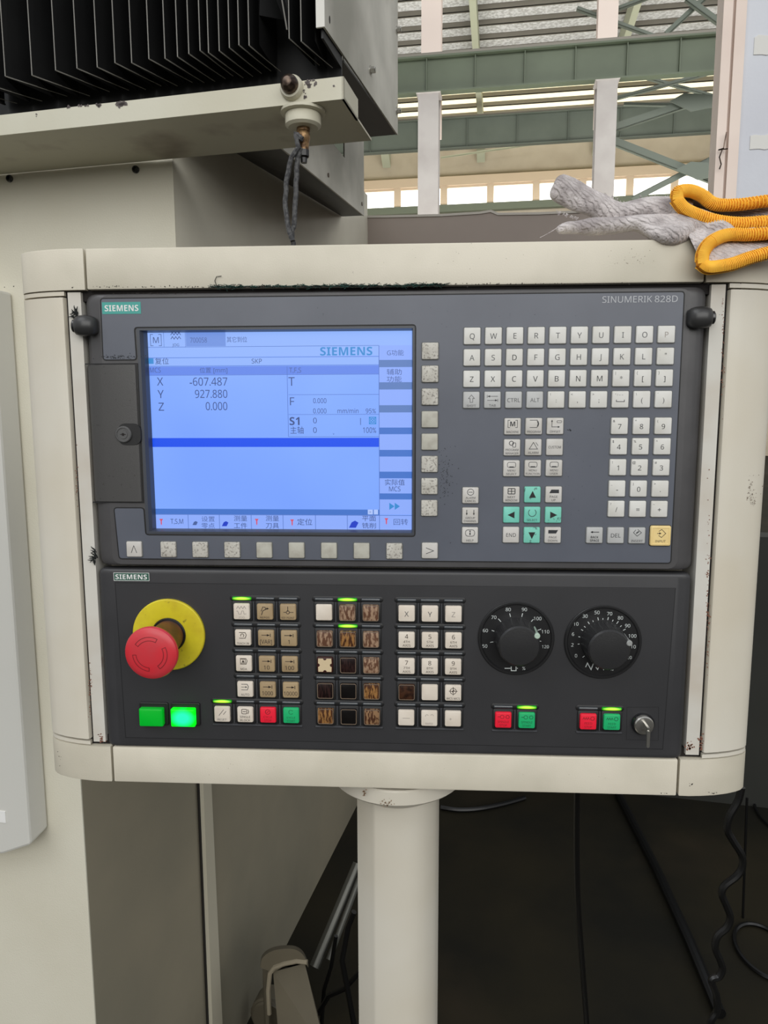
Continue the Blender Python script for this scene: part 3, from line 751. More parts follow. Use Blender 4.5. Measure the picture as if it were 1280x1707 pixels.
# cables on the right below the pendant
g = G(); g.tube(smooth_path([P.px(u, v, y=y) for u, v, y in ((962, 1300, 60), (961, 1400, 75), (963, 1500, 90), (970, 1600, 110), (978, 1707, 130), (984, 1800, 150))] + [Vector((185, 190, -900)), Vector((215, 240, -1376))]), 2.9, 8)
tag(g.build('power_cable', rubber), 'straight black cable hanging below the middle of the pendant', 'cable')
g = G(); wv = [P.px(u, v, y=70) for u, v in ((1236, 1312), (1230, 1335), (1216, 1360), (1212, 1382), (1222, 1402), (1236, 1425), (1237, 1445), (1228, 1460), (1208, 1476), (1203, 1490), (1210, 1508), (1217, 1528), (1212, 1545), (1196, 1560), (1192, 1580), (1200, 1600), (1204, 1615), (1198, 1628), (1186, 1634), (1194, 1660), (1195, 1685), (1184, 1707), (1184, 1760))]
wv += [wv[-1] + Vector((10, 10, -250)), wv[-1] + Vector((-5, 30, -480)), Vector((wv[-1].x + 20, 130, -1376))]
g.tube(smooth_path(wv, 6), 3.4, 8)
tag(g.build('coiled_cable', rubber), 'wavy black cable hanging from the right end of the pendant', 'cable')
g = G(); g.tube([H.px(1030, 1322, z=15), H.px(1095, 1450, z=15), H.px(1150, 1570, z=15), H.px(1200, 1690, z=15)], 15, 10)
tag(g.build('floor_hose', rubber, fr=H), 'thick black hose lying across the dark floor at right', 'hose')
g = G(); c_ = H.px(1275, 1585, z=8); g.tube([(c_.x + 75 * math.cos(a), c_.y + 110 * math.sin(a), 8) for a in [2 * PI * i / 40 for i in range(41)]], 6, 6, cap=False)
tag(g.build('cable_ring', rubber, fr=H), 'ring of black cable lying on the floor at lower right', 'cable')
g = G(); c_ = H.px(1300, 1360, z=8); g.tube([(c_.x + 75 * math.cos(a), c_.y + 150 * math.sin(a), 8) for a in [2 * PI * i / 40 for i in range(41)]], 5, 6, cap=False)
tag(g.build('cable_ring', rubber, fr=H), 'smaller far ring of dark cable on the floor at right edge', 'cable')
g = G(); q_ = H.px(1238, 1530, z=0); g.tube([H.px(1245, 1330, y=q_.y), q_], 3.5, 6); tag(g.build('thin_rod', rubber, fr=H), 'thin dark rod standing behind the wavy cable', 'rod')
g = G(); g.tube(smooth_path([H.px(u, v, z=12) for u, v in ((735, 1346), (765, 1350), (800, 1348), (840, 1340), (875, 1330))]), 9, 8)
tag(g.build('floor_cable', rubber, fr=H), 'dark cable curving on the far floor right of the pedestal', 'cable')

# ================================================================== pedestal
PY = 62
cx = P.px(663, 1450, y=PY).x
zf0 = P.px(660, 1366, y=PY - 40).z
ped = thing('pedestal', 'cream steel pedestal column carrying the pendant', 'stand', P.w((cx, PY, -HSEAM * 1000)))
xl, xr_ = P.px(596, 1500, y=PY).x, P.px(731, 1500, y=PY).x
hw = (xr_ - xl) / 2; cx = (xl + xr_) / 2
prof = []
fx = P.px(622, 1500, y=PY - 30).x
prof = [(xl, PY + 8), (xl + 1.5, PY - 12), (fx, PY - 31), (fx + 3, PY - 33), (cx + 10, PY - 36), (cx + 22, PY - 32), (xr_ - 5, PY - 20), (xr_ - .5, PY - 6), (xr_, PY + 8), (xr_ - 6, PY + 28), (cx + 10, PY + 38), (cx - 14, PY + 38), (xl + 7, PY + 28)]
zp = -189.5
g = G(); g.loft([[(x, y, -HSEAM * 1000 + 12) for x, y in prof], [(x, y, zp - 2) for x, y in prof]]); g.build('column_shaft', pole_m, ped, smooth=28)
g = G(); g.lathe_z(cx, PY, [(37, zp - 30), (46, zp - 24), (57, zp - 17), (60.5, zp - 14), (60.5, zp - 2.5), (59, zp - 1.2)], 48); g.build('top_flange', pole_m, ped)
g = G(); g.lathe_z(cx, PY, [(50, zp - 1.2), (50, zp + 3)], 40); g.build('swivel_joint', grime, ped)
g = G(); g.pillow(cx, 0, 10, 10, 1, [(0, 0)]) if False else None
g = G(); g.lathe_z(cx, PY, [(110, -HSEAM * 1000), (110, -HSEAM * 1000 + 12), (104, -HSEAM * 1000 + 14)], 32); g.build('foot_plate', pole_m, ped)

# ================================================================== pendant housing
hs = thing('pendant_housing', 'cream metal housing framing the two control panels', 'housing', P.w((0, 60, -190)))
ZT0, ZT1, ZL0, ZL1 = 222.0, 253.2, -187.5, -156.0
DEP = 96
g = G(); g.pillow(0, (ZT0 + ZT1) / 2, 473, ZT1 - ZT0, 1.2, [(DEP, 0), (1.2, 0), (.3, .3), (0, 1.2)]); g.build('top_rail', cream, hs)
g = G(); g.pillow(0, (ZL0 + ZL1) / 2, 473, ZL1 - ZL0, 1.2, [(DEP, 0), (1.2, 0), (.3, .3), (0, 1.2)]); g.build('bottom_rail', cream, hs)


def plan(s):
    """top view of the curved corner, from the seam round to the back"""
    return [(s * 238.3, 0.3), (s * 246, 0), (s * 256, .8), (s * 268, 2.6), (s * 279, 5.6), (s * 288, 9.3), (s * 293.5, 12.6), (s * 297.2, 16.5), (s * 299.6, 22), (s * 300.6, 30), (s * 301, DEP), (s * 238.3, DEP)]


for s, nm in ((-1, 'left'), (1, 'right')):
    for z0, z1 in ((ZT0 - 3.6, ZT1), (ZL0, ZL1 + 3.6)):
        pl = plan(s); g = G()
        c = (sum(x for x, _ in pl) / len(pl), sum(y for _, y in pl) / len(pl))
        def shr(k): return [(x + (c[0] - x) * k, y + (c[1] - y) * k) for x, y in pl]
        # the small return lip towards the strip
        hi, lo = max(z0, z1), min(z0, z1)
        if z1 == ZT1: zz = [(ZT0, 0.), (ZT1 - 1, 0.), (ZT1, .012)]
        else: zz = [(ZL0, .012), (ZL0 + 1, 0.), (ZL1, 0.)]
        g.loft([[(x, y, z) for x, y in shr(k)] for z, k in zz])
        g.build('corner_cap', cream, hs, smooth=32)
        # lip
        lip = [(s * 256.5, 1.6)] + [(x, y + .8) for x, y in pl[2:10]] + [(s * 296, DEP - 5), (s * 256.5, DEP - 5)]
        zl = (ZT0 - 4, ZT0 - .9) if z1 == ZT1 else (ZL1 + .9, ZL1 + 4)
        g = G(); g.loft([[(x, y, z) for x, y in lip] for z in zl]); g.build('cap_lip', cream_side, hs, smooth=32)
    # side profile
    pl = [(s * 256.3, 3.2), (s * 257.2, 1.4), (s * 259, .9)] + plan(s)[3:10] + [(s * 296, DEP - 2), (s * 256.3, DEP - 2)]
    g = G(); g.loft([[(x, y, z) for x, y in pl] for z in (ZL1 + 6, ZT0 - 5.4)]); g.build('side_profile', cream_side, hs, smooth=32)
    g = G(); g.box(min(s * 243, s * 253.5), max(s * 243, s * 253.5), 2.2, DEP - 8, ZL1 + 3.5, ZT0 - 1.5); g.build('mounting_strip', strip_m, hs, smooth=0)
g = G(); g.plate([(-266, ZL0 + 6), (266, ZL0 + 6), (266, ZT1 - 6), (-266, ZT1 - 6)], [[(-250, ZL1 + 8), (250, ZL1 + 8), (250, ZT0 - 8), (-250, ZT0 - 8)]], y0=6, y1=30)
g.build('joint_backing', grime, hs, smooth=0)
g = G(); g.box(-285, 285, 32, 90, ZL0 + 4, ZT1 - 4); g.build('rear_shell', cream, hs, smooth=0)

# frayed green sealing cord between rail and operator panel
g = G()
for i in range(430):
    t = random.random() ** .8; u = 355 + 385 * t if i < 330 else random.choice((random.uniform(355, 400), random.uniform(560, 600), random.uniform(690, 740)))
    p = P.px(u, 478.5 - (u - 355) * .009 + random.uniform(-1, 1), y=-.3)
    L = random.uniform(2, 7); a = random.uniform(-.5, .5) + (PI if random.random() < .5 else 0)
    pts = [p]
    for k in range(3): a += random.uniform(-.5, .5); pts.append(pts[-1] + Vector((math.cos(a) * L / 3, random.uniform(-.7, .25), math.sin(a) * L / 3 * .55)))
    for q_ in pts: q_.y = min(q_.y, -.2); q_.z = max(min(q_.z, 224.5), 218.3)
    g.mt(0 if i % 3 else 1).tube(pts, .22, 3)
pts = [P.px(*q_, y=-1) for q_ in ((367, 484), (361, 476), (358, 468), (361, 461), (369, 460))]; g.tube(pts, .3, 4)
o = g.build('sealing_cord', [mat('dark_green_thread', (24, 60, 52), 0.9), mat('black_thread', (16, 20, 18), 0.9)])
tag(o, 'frayed dark green sealing cord above the operator panel', 'cord'); o['kind'] = 'stuff'
for c_, lab in (((124, 524), 'torn dark cord tuft by the left round clamp'), ((157, 925), 'torn dark cord tuft by the lower left panel edge')):
    g = G()
    for i in range(16):
        p = P.px(c_[0] + random.uniform(-1, 7), c_[1] + random.uniform(-8, 10), y=1.2); pts = [p]; a = random.uniform(1.6, 4.6)
        for k in range(3): a += random.uniform(-.5, .5); pts.append(pts[-1] + Vector((math.cos(a) * 1.7, random.uniform(-.6, 0), math.sin(a) * 1.5)))
        g.tube(pts, [.5, .6, .4, .15], 4)
    o = tag(g.build('cord_tuft', mat('black_thread', (16, 20, 18), 0.9)), lab, 'cord', 'cord tufts'); o['kind'] = 'stuff'

# ================================================================== operator panel (upper)
pp = thing('operator_panel', 'charcoal operator panel with screen and letter keys, upper unit', 'control panel', P.w((0, 6, 0.8)))
ZS0, ZS1 = .9, 219.6
SCR = dict(x0=-193, x1=18.4, z0=30.8, z1=190.6)         # opening
outer = rr(0, (ZS0 + ZS1) / 2, 483, ZS1 - ZS0, 7, 4)
hole = [(-196.5, 29.6), (19.0, 29.6), (19.0, 190.4), (-196.5, 191.6)]
def ring_in(w_, i): return rr(0, (ZS0 + ZS1) / 2, 483 - 2 * w_, ZS1 - ZS0 - 2 * i, 7, 4)
g = G()
steps = [(14, 0, 0), (10, 0, 0), (7.2, .5, .2), (4.4, 2.2, .5), (2.2, 5.2, 1.0), (.8, 9.2, 1.4), (0, 14, 2.2)]
g.loft([[(x, y, z) for x, z in ring_in(a, b)] for y, a, b in steps], cap0=False, cap1=False)
bm_outer = ring_in(14, 2.2)
g.plate(bm_outer, [hole], y0=0, y1=14)
g.build('front_body', ppu_m, pp, smooth=35)
# film with groove round it
film = [(-226.1, 218.2), (222.4, 214.8), (222.6, 7.6), (-221.6, 7.6), (-224.0, 49.6), (-198.9, 50.2), (-198.3, 28.3), (20.6, 28.3), (20.6, 192.3), (-199.8, 193.6), (-199.0, 167.8), (-226.6, 167.8)]
film = [(-226.0, 215.2), (222.4, 215.2), (222.4, 7.6), (-221.8, 7.6), (-224.0, 49.8), (-199.2, 49.8), (-198.6, 27.6), (21.0, 27.6), (21.0, 192.8), (-200.0, 192.8), (-199.4, 167.8), (-226.4, 167.8)]


def round_poly(pts, r, n=3):
    out = []; m_ = len(pts)
    for i in range(m_):
        a, b, c = Vector(pts[i - 1]), Vector(pts[i]), Vector(pts[(i + 1) % m_])
        u = (a - b).normalized(); v = (c - b).normalized(); k = min(r, (a - b).length / 2, (c - b).length / 2)
        for j in range(n + 1):
            t = j / n; out.append(tuple((b + u * k) * (1 - t) ** 2 + b * 2 * t * (1 - t) + (b + v * k) * t * t))
    return out


film = round_poly(film, 2.5)
g = G(); g.plate(film, y0=-.35, y1=.2); g.build('front_film', film_m, pp, smooth=0)
g = G(); g.ribbon(film, .85, -.42, .1, closed=True); g.build('film_groove', groove_m, pp, smooth=0)
# screen bezel ring and recessed screen
g = G(); ob = [(-197.8, 28.6), (20.2, 28.6), (20.2, 191.8), (-198.2, 192.0)]
YSC = 9.0
sc = [P.px(u, v, y=YSC) for u, v in ((237, 548), (688, 547), (688, 888), (252, 888))]
lo = [[(x, -.5, z) for x, z in ob], [(x, -.5, z) for x, z in [(-195.6, 30.4), (18.8, 30.4), (18.8, 190.2), (-196, 190.4)]],
      [(x, 2.5, z) for x, z in [(-193.8, 31.4), (18.2, 31.4), (18.2, 189.8), (-194, 190)]], [(x, YSC, z) for x, z in [(-193, 31.6), (18.0, 31.6), (18.0, 189.4), (-193.2, 189.6)]]]
g.loft(lo, False, False); g.build('screen_bezel', mat('dark_blue_grey_bezel', (64, 68, 76), 0.35), pp, smooth=25, recalc=False)
g = G(); g.box(-199, 21, YSC + 1.3, YSC + 6, 27, 193); g.build('screen_case', black_mat, pp, smooth=0)
scr_bg = mat('lit_screen_blue', (6, 10, 20), 0.25, emit=((122, 163, 250), 1.04))
n_ = scr_bg.node_tree; b_ = n_.nodes['Principled BSDF']; tcn = n_.nodes.new('ShaderNodeTexCoord'); nz = n_.nodes.new('ShaderNodeTexNoise'); nz.inputs['Scale'].default_value = 7
cr_ = n_.nodes.new('ShaderNodeValToRGB'); cr_.color_ramp.elements[0].position = .3; cr_.color_ramp.elements[0].color = lin((118, 158, 250)); cr_.color_ramp.elements[1].position = .75; cr_.color_ramp.elements[1].color = lin((134, 174, 252))
n_.links.new(tcn.outputs['Object'], nz.inputs[0]); n_.links.new(nz.outputs['Fac'], cr_.inputs[0]); n_.links.new(cr_.outputs[0], b_.inputs['Emission Color'])
scr = G()
xs0, xs1 = P.px(241, 700, y=YSC).x, P.px(690, 700, y=YSC).x
xs0 = P.px(243, 552, y=YSC).x
scr.box(xs0, 18.6, YSC, YSC + 1.2, 31.0, 190.4)
screen = scr.build('screen', [scr_bg], pp, smooth=0)


def em(name, rgb, k=.95): return mat(name, (8, 10, 16), 0.4, emit=(rgb, k))


e_txt, e_dim, e_line = em('screen_text', (56, 78, 134)), em('screen_dim_text', (72, 96, 158)), em('screen_line', (84, 118, 196))
e_light, e_pale = em('screen_light_band', (146, 182, 255)), em('screen_key_band', (142, 174, 255))
e_head, e_blue = em('screen_header', (98, 136, 236)), em('screen_cursor_line', (0, 78, 240))
e_gap, e_gap2 = em('screen_grey_gap', (92, 126, 190)), em('screen_blue_gap', (66, 116, 204))
e_logo, e_red, e_navy = em('screen_logo_blue', (52, 140, 212)), em('screen_red', (214, 84, 112)), em('screen_navy', (24, 60, 200))


def S(u, v, k=0): return P.px(u, v, y=YSC - k)


def srect(g, u0, v0, u1, v1, k=.1):
    pts = [S(u0, v0), S(u1, v0), S(u1, v1), S(u0, v1)]
    x0 = (pts[0].x + pts[3].x) / 2; x1 = (pts[1].x + pts[2].x) / 2; z1 = (pts[0].z + pts[1].z) / 2; z0 = (pts[2].z + pts[3].z) / 2
    g.add([(x0, YSC - k, z0), (x1, YSC - k, z0), (x1, YSC - k, z1), (x0, YSC - k, z1)], [(0, 1, 2, 3)])
    return x0, x1, z0, z1


ZZ = lambda v: S(500, v).z
def hrect(g, x0, x1, v0, v1, k=.1):
    g.add([(x0, YSC - k, ZZ(v1)), (x1, YSC - k, ZZ(v1)), (x1, YSC - k, ZZ(v0)), (x0, YSC - k, ZZ(v0))], [(0, 1, 2, 3)])


XA, XV, XE = xs0 + .6, S(632, 720).x, 18.5         # left edge, main/softkey divider, right edge
sg = {k: G() for k in ('light', 'pale', 'head', 'blue', 'gap', 'gap2', 'line', 'txt', 'dim', 'logo', 'red', 'navy')}
hrect(sg['light'], XA, XE, 549, 577); hrect(sg['light'], XA, XV, 577.5, 594); hrect(sg['light'], XA, XV, 596, 608)
hrect(sg['head'], XA, XV, 610, 624); hrect(sg['blue'], XA, XV, 730, 745); hrect(sg['gap2'], XA, XV, 849, 858)
b0 = G()
x310, x372 = S(310, 565).x, S(376, 565).x
sg['gap2'].add([], [])
sg['dimband'] = G(); hrect(sg['dimband'], x310, x372, 552, 576, .2)
rows = [(577, 601), (613, 638), (650, 676), (688, 713), (724, 750), (761, 786), (797, 822), (832, 857)]
for i, (a, b) in enumerate(rows):
    hrect(sg['pale'], XV, XE, a, b)
    if i < 7: hrect(sg['gap'] if i < 3 else sg['gap2'], XV, XE, b, rows[i + 1][0])
hrect(sg['pale'], XA, XE, 859, 886)
L_ = sg['line']
for v in (577, 595, 609, 624.5): L_.ribbon([(XA, ZZ(v)), (XV, ZZ(v))], .35, YSC - .25)
L_.ribbon([(XV, ZZ(577)), (XV, ZZ(886))], .45, YSC - .25)
for v in (658, 691, 728): L_.ribbon([(S(481, v).x, ZZ(v)), (XV, ZZ(v))], .35, YSC - .25)
L_.ribbon([(S(479.5, 660).x, ZZ(611)), (S(479.5, 660).x, ZZ(728))], .4, YSC - .25)
for u in (314, 366, 419, 472, 526, 579): x = S(u, 872).x; L_.ribbon([(x, ZZ(858)), (x, ZZ(886))], .45, YSC - .25)
L_.ribbon([(XA, ZZ(858.5)), (XE, ZZ(858.5))], .45, YSC - .25)
for u, v in ((273, 565), (309, 565)): L_.ribbon([(S(u, v).x, ZZ(551)), (S(u, v).x, ZZ(577))], .3, YSC - .25)


def st(grp, t, u, v, hpx, bold=0.0, wpx=None, align='c'):
    p = S(u, v); k = S(u + 10, v).x - p.x
    sg[grp].text(t, p.x, p.z, hpx * k / 10, YSC - .3, bold, None if wpx is None else wpx * k / 10, align)


st('txt', 'M', 260, 567, 9.5); p = S(260, 567)
sg['txt'].ribbon([(p.x + sx_ * 4.4, p.z + sz * 4.4) for sx_, sz in ((-.5, 1), (-1, 1), (-1, -1), (-.5, -1))], .4, YSC - .3).ribbon([(p.x + sx_ * 4.4, p.z + sz * 4.4) for sx_, sz in ((.5, 1), (1, 1), (1, -1), (.5, -1))], .4, YSC - .3)
for dz in (2.6, -.6):
    p = S(293, 562); sg['txt'].ribbon([(p.x - 4 + i * 1.35, p.z + dz + (1 if i % 2 else -1)) for i in range(7)], .5, YSC - .3)
st('txt', 'JOG', 293, 575, 4.5)
st('dim', '700058', 331, 567, 8, wpx=28); st('dim', '其它到位', 395, 566, 9, wpx=34)
st('logo', 'SIEMENS', 577, 585.5, 13.5, .03, wpx=87)
sg['navy2'] = G(); p = S(252, 602); sg['navy2'].add([(p.x - 2, YSC - .3, p.z - 2.2), (p.x + 2, YSC - .3, p.z - 2.2), (p.x + 2, YSC - .3, p.z + 2.2), (p.x - 2, YSC - .3, p.z + 2.2)], [(0, 1, 2, 3)])
st('txt', '复位', 270, 602, 10.5, wpx=23); st('txt', 'SKP', 428, 602, 7.5, wpx=17); st('dim', 'MCS', 259, 617, 8, wpx=18); st('dim', '位置 [mm]', 356, 617, 9, wpx=46); st('dim', 'T,F,S', 492, 617, 8, wpx=20)
for t, u, v in (('X', 267, 636), ('Y', 268, 657), ('Z', 269, 678)): st('txt', t, u, v, 13)
for t, v in (('-607.487', 636), ('927.880', 656.5), ('0.000', 677)): st('txt', t, 379, v, 13, 0, {8: 63, 7: 54, 5: 36}[len(t)], 'r')
st('txt', 'T', 486, 636, 14); st('txt', 'F', 487, 669, 13)
st('txt', '0.000', 533, 668, 8, wpx=22); st('txt', '0.000', 533, 685, 8, wpx=22); st('txt', 'mm/min', 580, 685, 7.5, wpx=35); st('txt', '95%', 618, 685, 7.5, wpx=17)
st('txt', 'S1', 491, 702, 13, .02); st('txt', '0', 525, 701, 9); st('txt', '|', 601, 701, 9); st('txt', '主轴', 495, 717, 12, wpx=22); st('txt', '0', 525, 717, 9); st('txt', '100%', 616, 717, 9, wpx=22)
p = S(621, 701); lb = sg['logo']; lb.ribbon([(p.x - 2.6, p.z - 2.6), (p.x + 2.6, p.z - 2.6), (p.x + 2.6, p.z + 2.6), (p.x - 2.6, p.z + 2.6)], .7, YSC - .3, closed=True).circ(p.x, p.z, 1.7, .6, YSC - .3)
lb.ribbon([(p.x - 2.6, p.z - 2.6), (p.x + 2.6, p.z + 2.6)], .5, YSC - .3).ribbon([(p.x - 2.6, p.z + 2.6), (p.x + 2.6, p.z - 2.6)], .5, YSC - .3)
st('txt', '⌄' if False else 'v', 556, 723, 3.5)
st('dim', 'G功能', 659, 588, 9.5, wpx=28); st('dim', '辅助', 657, 620, 10, wpx=25); st('dim', '功能', 657, 632, 10, wpx=25)
st('txt', '实际值', 658, 804, 10, wpx=33); st('txt', 'MCS', 658, 815, 8, wpx=19)
for u in (653, 662): p = S(u, 844); sg['logo'].add([(p.x - 2, YSC - .3, p.z - 2.9), (p.x + 2.2, YSC - .3, p.z), (p.x - 2, YSC - .3, p.z + 2.9)], [(0, 1, 2)])
st('txt', 'T,S,M', 295, 869, 8, wpx=21); st('dim', '设置', 347, 865, 9, wpx=22); st('dim', '零点', 347, 876, 9, wpx=22)
st('txt', '测量', 401, 864, 9.5, wpx=22); st('txt', '工件', 401, 876, 9.5, wpx=22); st('txt', '测量', 454, 864, 9.5, wpx=22); st('txt', '刀具', 454, 876, 9.5, wpx=22)
st('txt', '定位', 508, 870, 11, wpx=25); st('txt', '平面', 615, 864, 9.5, wpx=23); st('txt', '铣削', 615, 876, 9.5, wpx=23); st('dim', '回转', 668, 870, 10.5, wpx=24)
for u, v, k_ in ((269, 870, 'red'), (428, 870, 'red'), (487, 871, 'red'), (644, 869, 'red')):
    p = S(u, v); sg[k_].add([(p.x - 1.6, YSC - .3, p.z + 2.6), (p.x + 1.6, YSC - .3, p.z + 2.6), (p.x + .5, YSC - .3, p.z + .8), (p.x + .5, YSC - .3, p.z - 1.6), (p.x, YSC - .3, p.z - 2.9), (p.x - .5, YSC - .3, p.z - 1.6), (p.x - .5, YSC - .3, p.z + .8)], [tuple(range(7))])
for u, v, k_, c_ in ((375, 873, 1., 'navy'), (589, 874, 1.4, 'navy'), (325, 872, .8, 'dim')):
    p = S(u, v); sg[c_].add([(p.x + a * k_, YSC - .3, p.z + b * k_) for a, b in ((-2.6, -2), (1.4, -2), (3, 1), (1, 2.2), (-1, 1.2))], [(0, 1, 2, 3, 4)])
sg['whitebox'] = G(); srect(sg['whitebox'], 613, 849.5, 621.5, 857.5, .2); srect(sg['whitebox'], 623, 849.5, 630, 857.5, .2)
st('txt', '>', 617, 853.5, 4)
nm = dict(light='light_band', pale='softkey_band', head='header_band', blue='cursor_line', gap='grey_gap', gap2='blue_gap', line='frame_lines', txt='screen_text', dim='dim_text', logo='logo_text', red='red_icons', navy='blue_icons', dimband='name_band', navy2='channel_mark', whitebox='scroll_box')
mm_ = dict(light=e_light, pale=e_pale, head=e_head, blue=e_blue, gap=e_gap, gap2=e_gap2, line=e_line, txt=e_txt, dim=e_dim, logo=e_logo, red=e_red, navy=e_navy, dimband=em('screen_name_band', (112, 148, 226)), navy2=e_logo, whitebox=em('screen_white', (176, 200, 255)))
for k_, g_ in sg.items():
    if g_.f: g_.build(nm[k_], mm_[k_], screen, smooth=0, recalc=False)['kind'] = 'stuff'

# card door with its lock
g = G(); zc, hh = 109.1, 108.6
secs = [(-241.6, 7), (-241.2, 3.5), (-239.2, .8), (-235, -.7), (-228, -1.3), (-203, -1.6), (-200.6, -1.2), (-199.8, -.2), (-199.6, 1.2)]
def dz_(x): return 1.0 if x < -240 else 0
dl = []
for x, y in secs: dl.append([(x, y, 55.0 + dz_(x)), (x, y, 164.0 - dz_(x)), (x, 7.6, 164.0 - dz_(x)), (x, 7.6, 55.0 + dz_(x))])
g.loft(dl); door = g.build('card_door', mat('charcoal_door_plastic', (70, 69, 68), 0.35, bump=(1500, .3, .0002), spots=((54, 52, 50), 420, .66, .74)), pp, smooth=35); door['label'] = 'charcoal cover flap left of the screen'
g = G(); g.ribbon([(-241.3, 54.2), (-199.2, 54.2), (-198.9, 164.8), (-241.3, 164.8)], .9, -.3, .4); g.build('door_joint', groove_m, pp, smooth=0)
g = G(); lx, lz = -212.0, 109.2
g.pillow(lx + 4.5, lz, 19, 17.5, 6, [(-1.4, 0), (-1.9, .3)]); g.build('lock_recess', black_mat, door)
g = G(); g.lathe(lx, lz, [(6.6, -1.6), (6.6, -3), (5.9, -3.7), (5.2, -3.7), (5.0, -3.1), (3.6, -3.1), (3.4, -3.6), (1.2, -3.6), (1.0, -3.0)], 24); g.build('lock_barrel', mat('dark_grey_lock', (84, 84, 84), 0.3), door)
g = G(); g.disc(lx, lz, 1.2, -3.7).ribbon([(lx - 2.4, lz), (lx + 2.4, lz)], .5, -3.66).build('keyhole', grime, door, smooth=0)
# badge and lettering
g = G(); g.box(-225, -194, -.55, -.3, 203.2, 212.2); bd = g.build('badge', teal_badge, pp, smooth=0)
g = G(); g.text('SIEMENS', -209.4, 207.6, 4.6, -.7, .02, 27); g.build('badge_lettering', white_ink, bd, smooth=0, recalc=False)
g = G(); g.text('SINUMERIK', 180.3, 210.0, 4.7, -.5, -.008, 37); g.text('828D', 209.2, 210.0, 4.7, -.5, .004, 17); g.build('model_lettering', silver_ink, pp, smooth=0, recalc=False)
# round clamps at both upper edges
for s in (-1, 1):
    g = G(); x0, z0 = s * 228.3 - (0 if s < 0 else -3.4), 194.0 + (1.6 if s > 0 else 0)
    x0 = -228.6 if s < 0 else 224.6
    path = [(x0 + s * t, y, z0) for t, y in ((0, .5), (.6, -1.5), (2.2, -3.4), (5, -4.6), (9, -5.2), (13, -5.0), (16.5, -4.2), (17.5, -3.6))]
    rad = [3.5, 5.4, 6.9, 7.8, 8.2, 7.9, 6.9, 6.0]
    g.loft([[(x, y + .5 + min(0, 0) + r * .62 * math.sin(a), z + r * math.cos(a)) for a in [2 * PI * k / 24 for k in range(24)]] for (x, y, z), r in zip(path, rad)])
    kb = g.build('clamp_knob', mat('soft_black_plastic', (48, 48, 48), 0.32), pp)
    g = G(); g.loft([[(x0 + s * t, -3.2 + r * .6 * math.sin(a), z0 + r * math.cos(a)) for a in [2 * PI * k / 16 for k in range(16)]] for t, r in ((17.3, 5.0), (19.4, 4.8), (20.2, 3.6))]); g.build('knob_plug', black_gloss, kb)

# ------------------------------------------------------------------ keys of the operator panel
kg = G(); kg.pillow(0, 0, 12.9, 12.9, 1.1, [(.6, 0), (-1.0, .12), (-1.45, .4), (-1.6, .9)])
key_me = local_mesh('key', kg, [key_m])
rim = G(); rim.pillow(0, 0, 14.3, 14.3, 1.4, [(.2, 0), (-.2, .35)])
rim_me = local_mesh('key_rim', rim, [mat('grey_key_rim', (88, 91, 93), 0.5)])
YK = -.35
# legends: T(text, x, z, height, bold, width)


def legend(key, items, m_=None, y=-1.68, name='legend'):
    g = G()
    for it in items:
        k = it[0]
        if k == 't': g.text(it[1], it[2], it[3], it[4], y, it[5] if len(it) > 5 else 0, it[6] if len(it) > 6 else None)
        elif k == 'r': g.ribbon(it[1], it[2], y, closed=len(it) > 3)
        elif k == 'p': g.poly(it[1], y)
        elif k == 'c': g.circ(it[1], it[2], it[3], it[4], y, *(it[5:] or (0, 360)))
    if not g.f: return
    me = local_mesh(name, g, [m_ or ink], 0)
    o = bpy.data.objects.new(name, me); SC.collection.objects.link(o); o.parent = key


def key(x, z, items=(), m_=key_m, ink_=None, name='key', lab=None):
    o = inst(name, key_me, pp, x, YK, z, m_)
    r = bpy.data.objects.new('key_rim', rim_me); SC.collection.objects.link(r); r.parent = o; r.location = (0, 0, 0)
    if lab: o['label'] = lab
    if items: legend(o, items, ink_)
    return o


X0, Z0, PT = 64.3, 183.8, 16.22
for r_, row in enumerate(('QWERTYUIOP', 'ASDFGHJKL"', 'ZXCVBNM*[]')):
    for c_, ch in enumerate(row):
        x, z = X0 + c_ * PT, Z0 - r_ * 16.2
        its = [('t', ch, 0, -.2 if ch.isalpha() else -.4, 4.1, -.004)]
        sup = {'"': "'", '[': '{', ']': '}', '*': '|'}.get(ch)
        if sup: its = [('t', ch, 0, .6 if ch == '"' else -.3, 3.6), ('t', sup, -4.4, 4.0, 2.0)]
        key(x, z, its, key_m, ink_faint if ch in 'P' else (ink_grey if ch in 'QWERTYUIOASFGHJKL' else ink), 'letter_key')
up = [('r', [(0, 3.9), (-2.3, 1.2), (-1.0, 1.2), (-1.0, -1.8), (1.0, -1.8), (1.0, 1.2), (2.3, 1.2)], .35, 1), ('t', 'SHIFT', 0, -4.4, 1.7, 0, 7)]
tab = [('r', [(-3.5, 2.8), (4, 2.8)], .35), ('r', [(-4.1, 1.7), (-4.1, 3.9)], .35), ('p', [(-3.9, 2.8), (-1.9, 3.6), (-1.9, 2.0)]), ('r', [(-4, -.3), (3.5, -.3)], .35), ('r', [(4.1, -1.4), (4.1, .8)], .35), ('p', [(3.9, -.3), (1.9, .5), (1.9, -1.1)]), ('t', 'TAB', 0, -4.2, 1.7, 0, 5.2)]
sp = [('r', [(-3, -.2), (-3, -1.6), (3, -1.6), (3, -.2)], .5), ('t', '" / ~ ~', -1, 3.6, 1.6, 0, 6)]
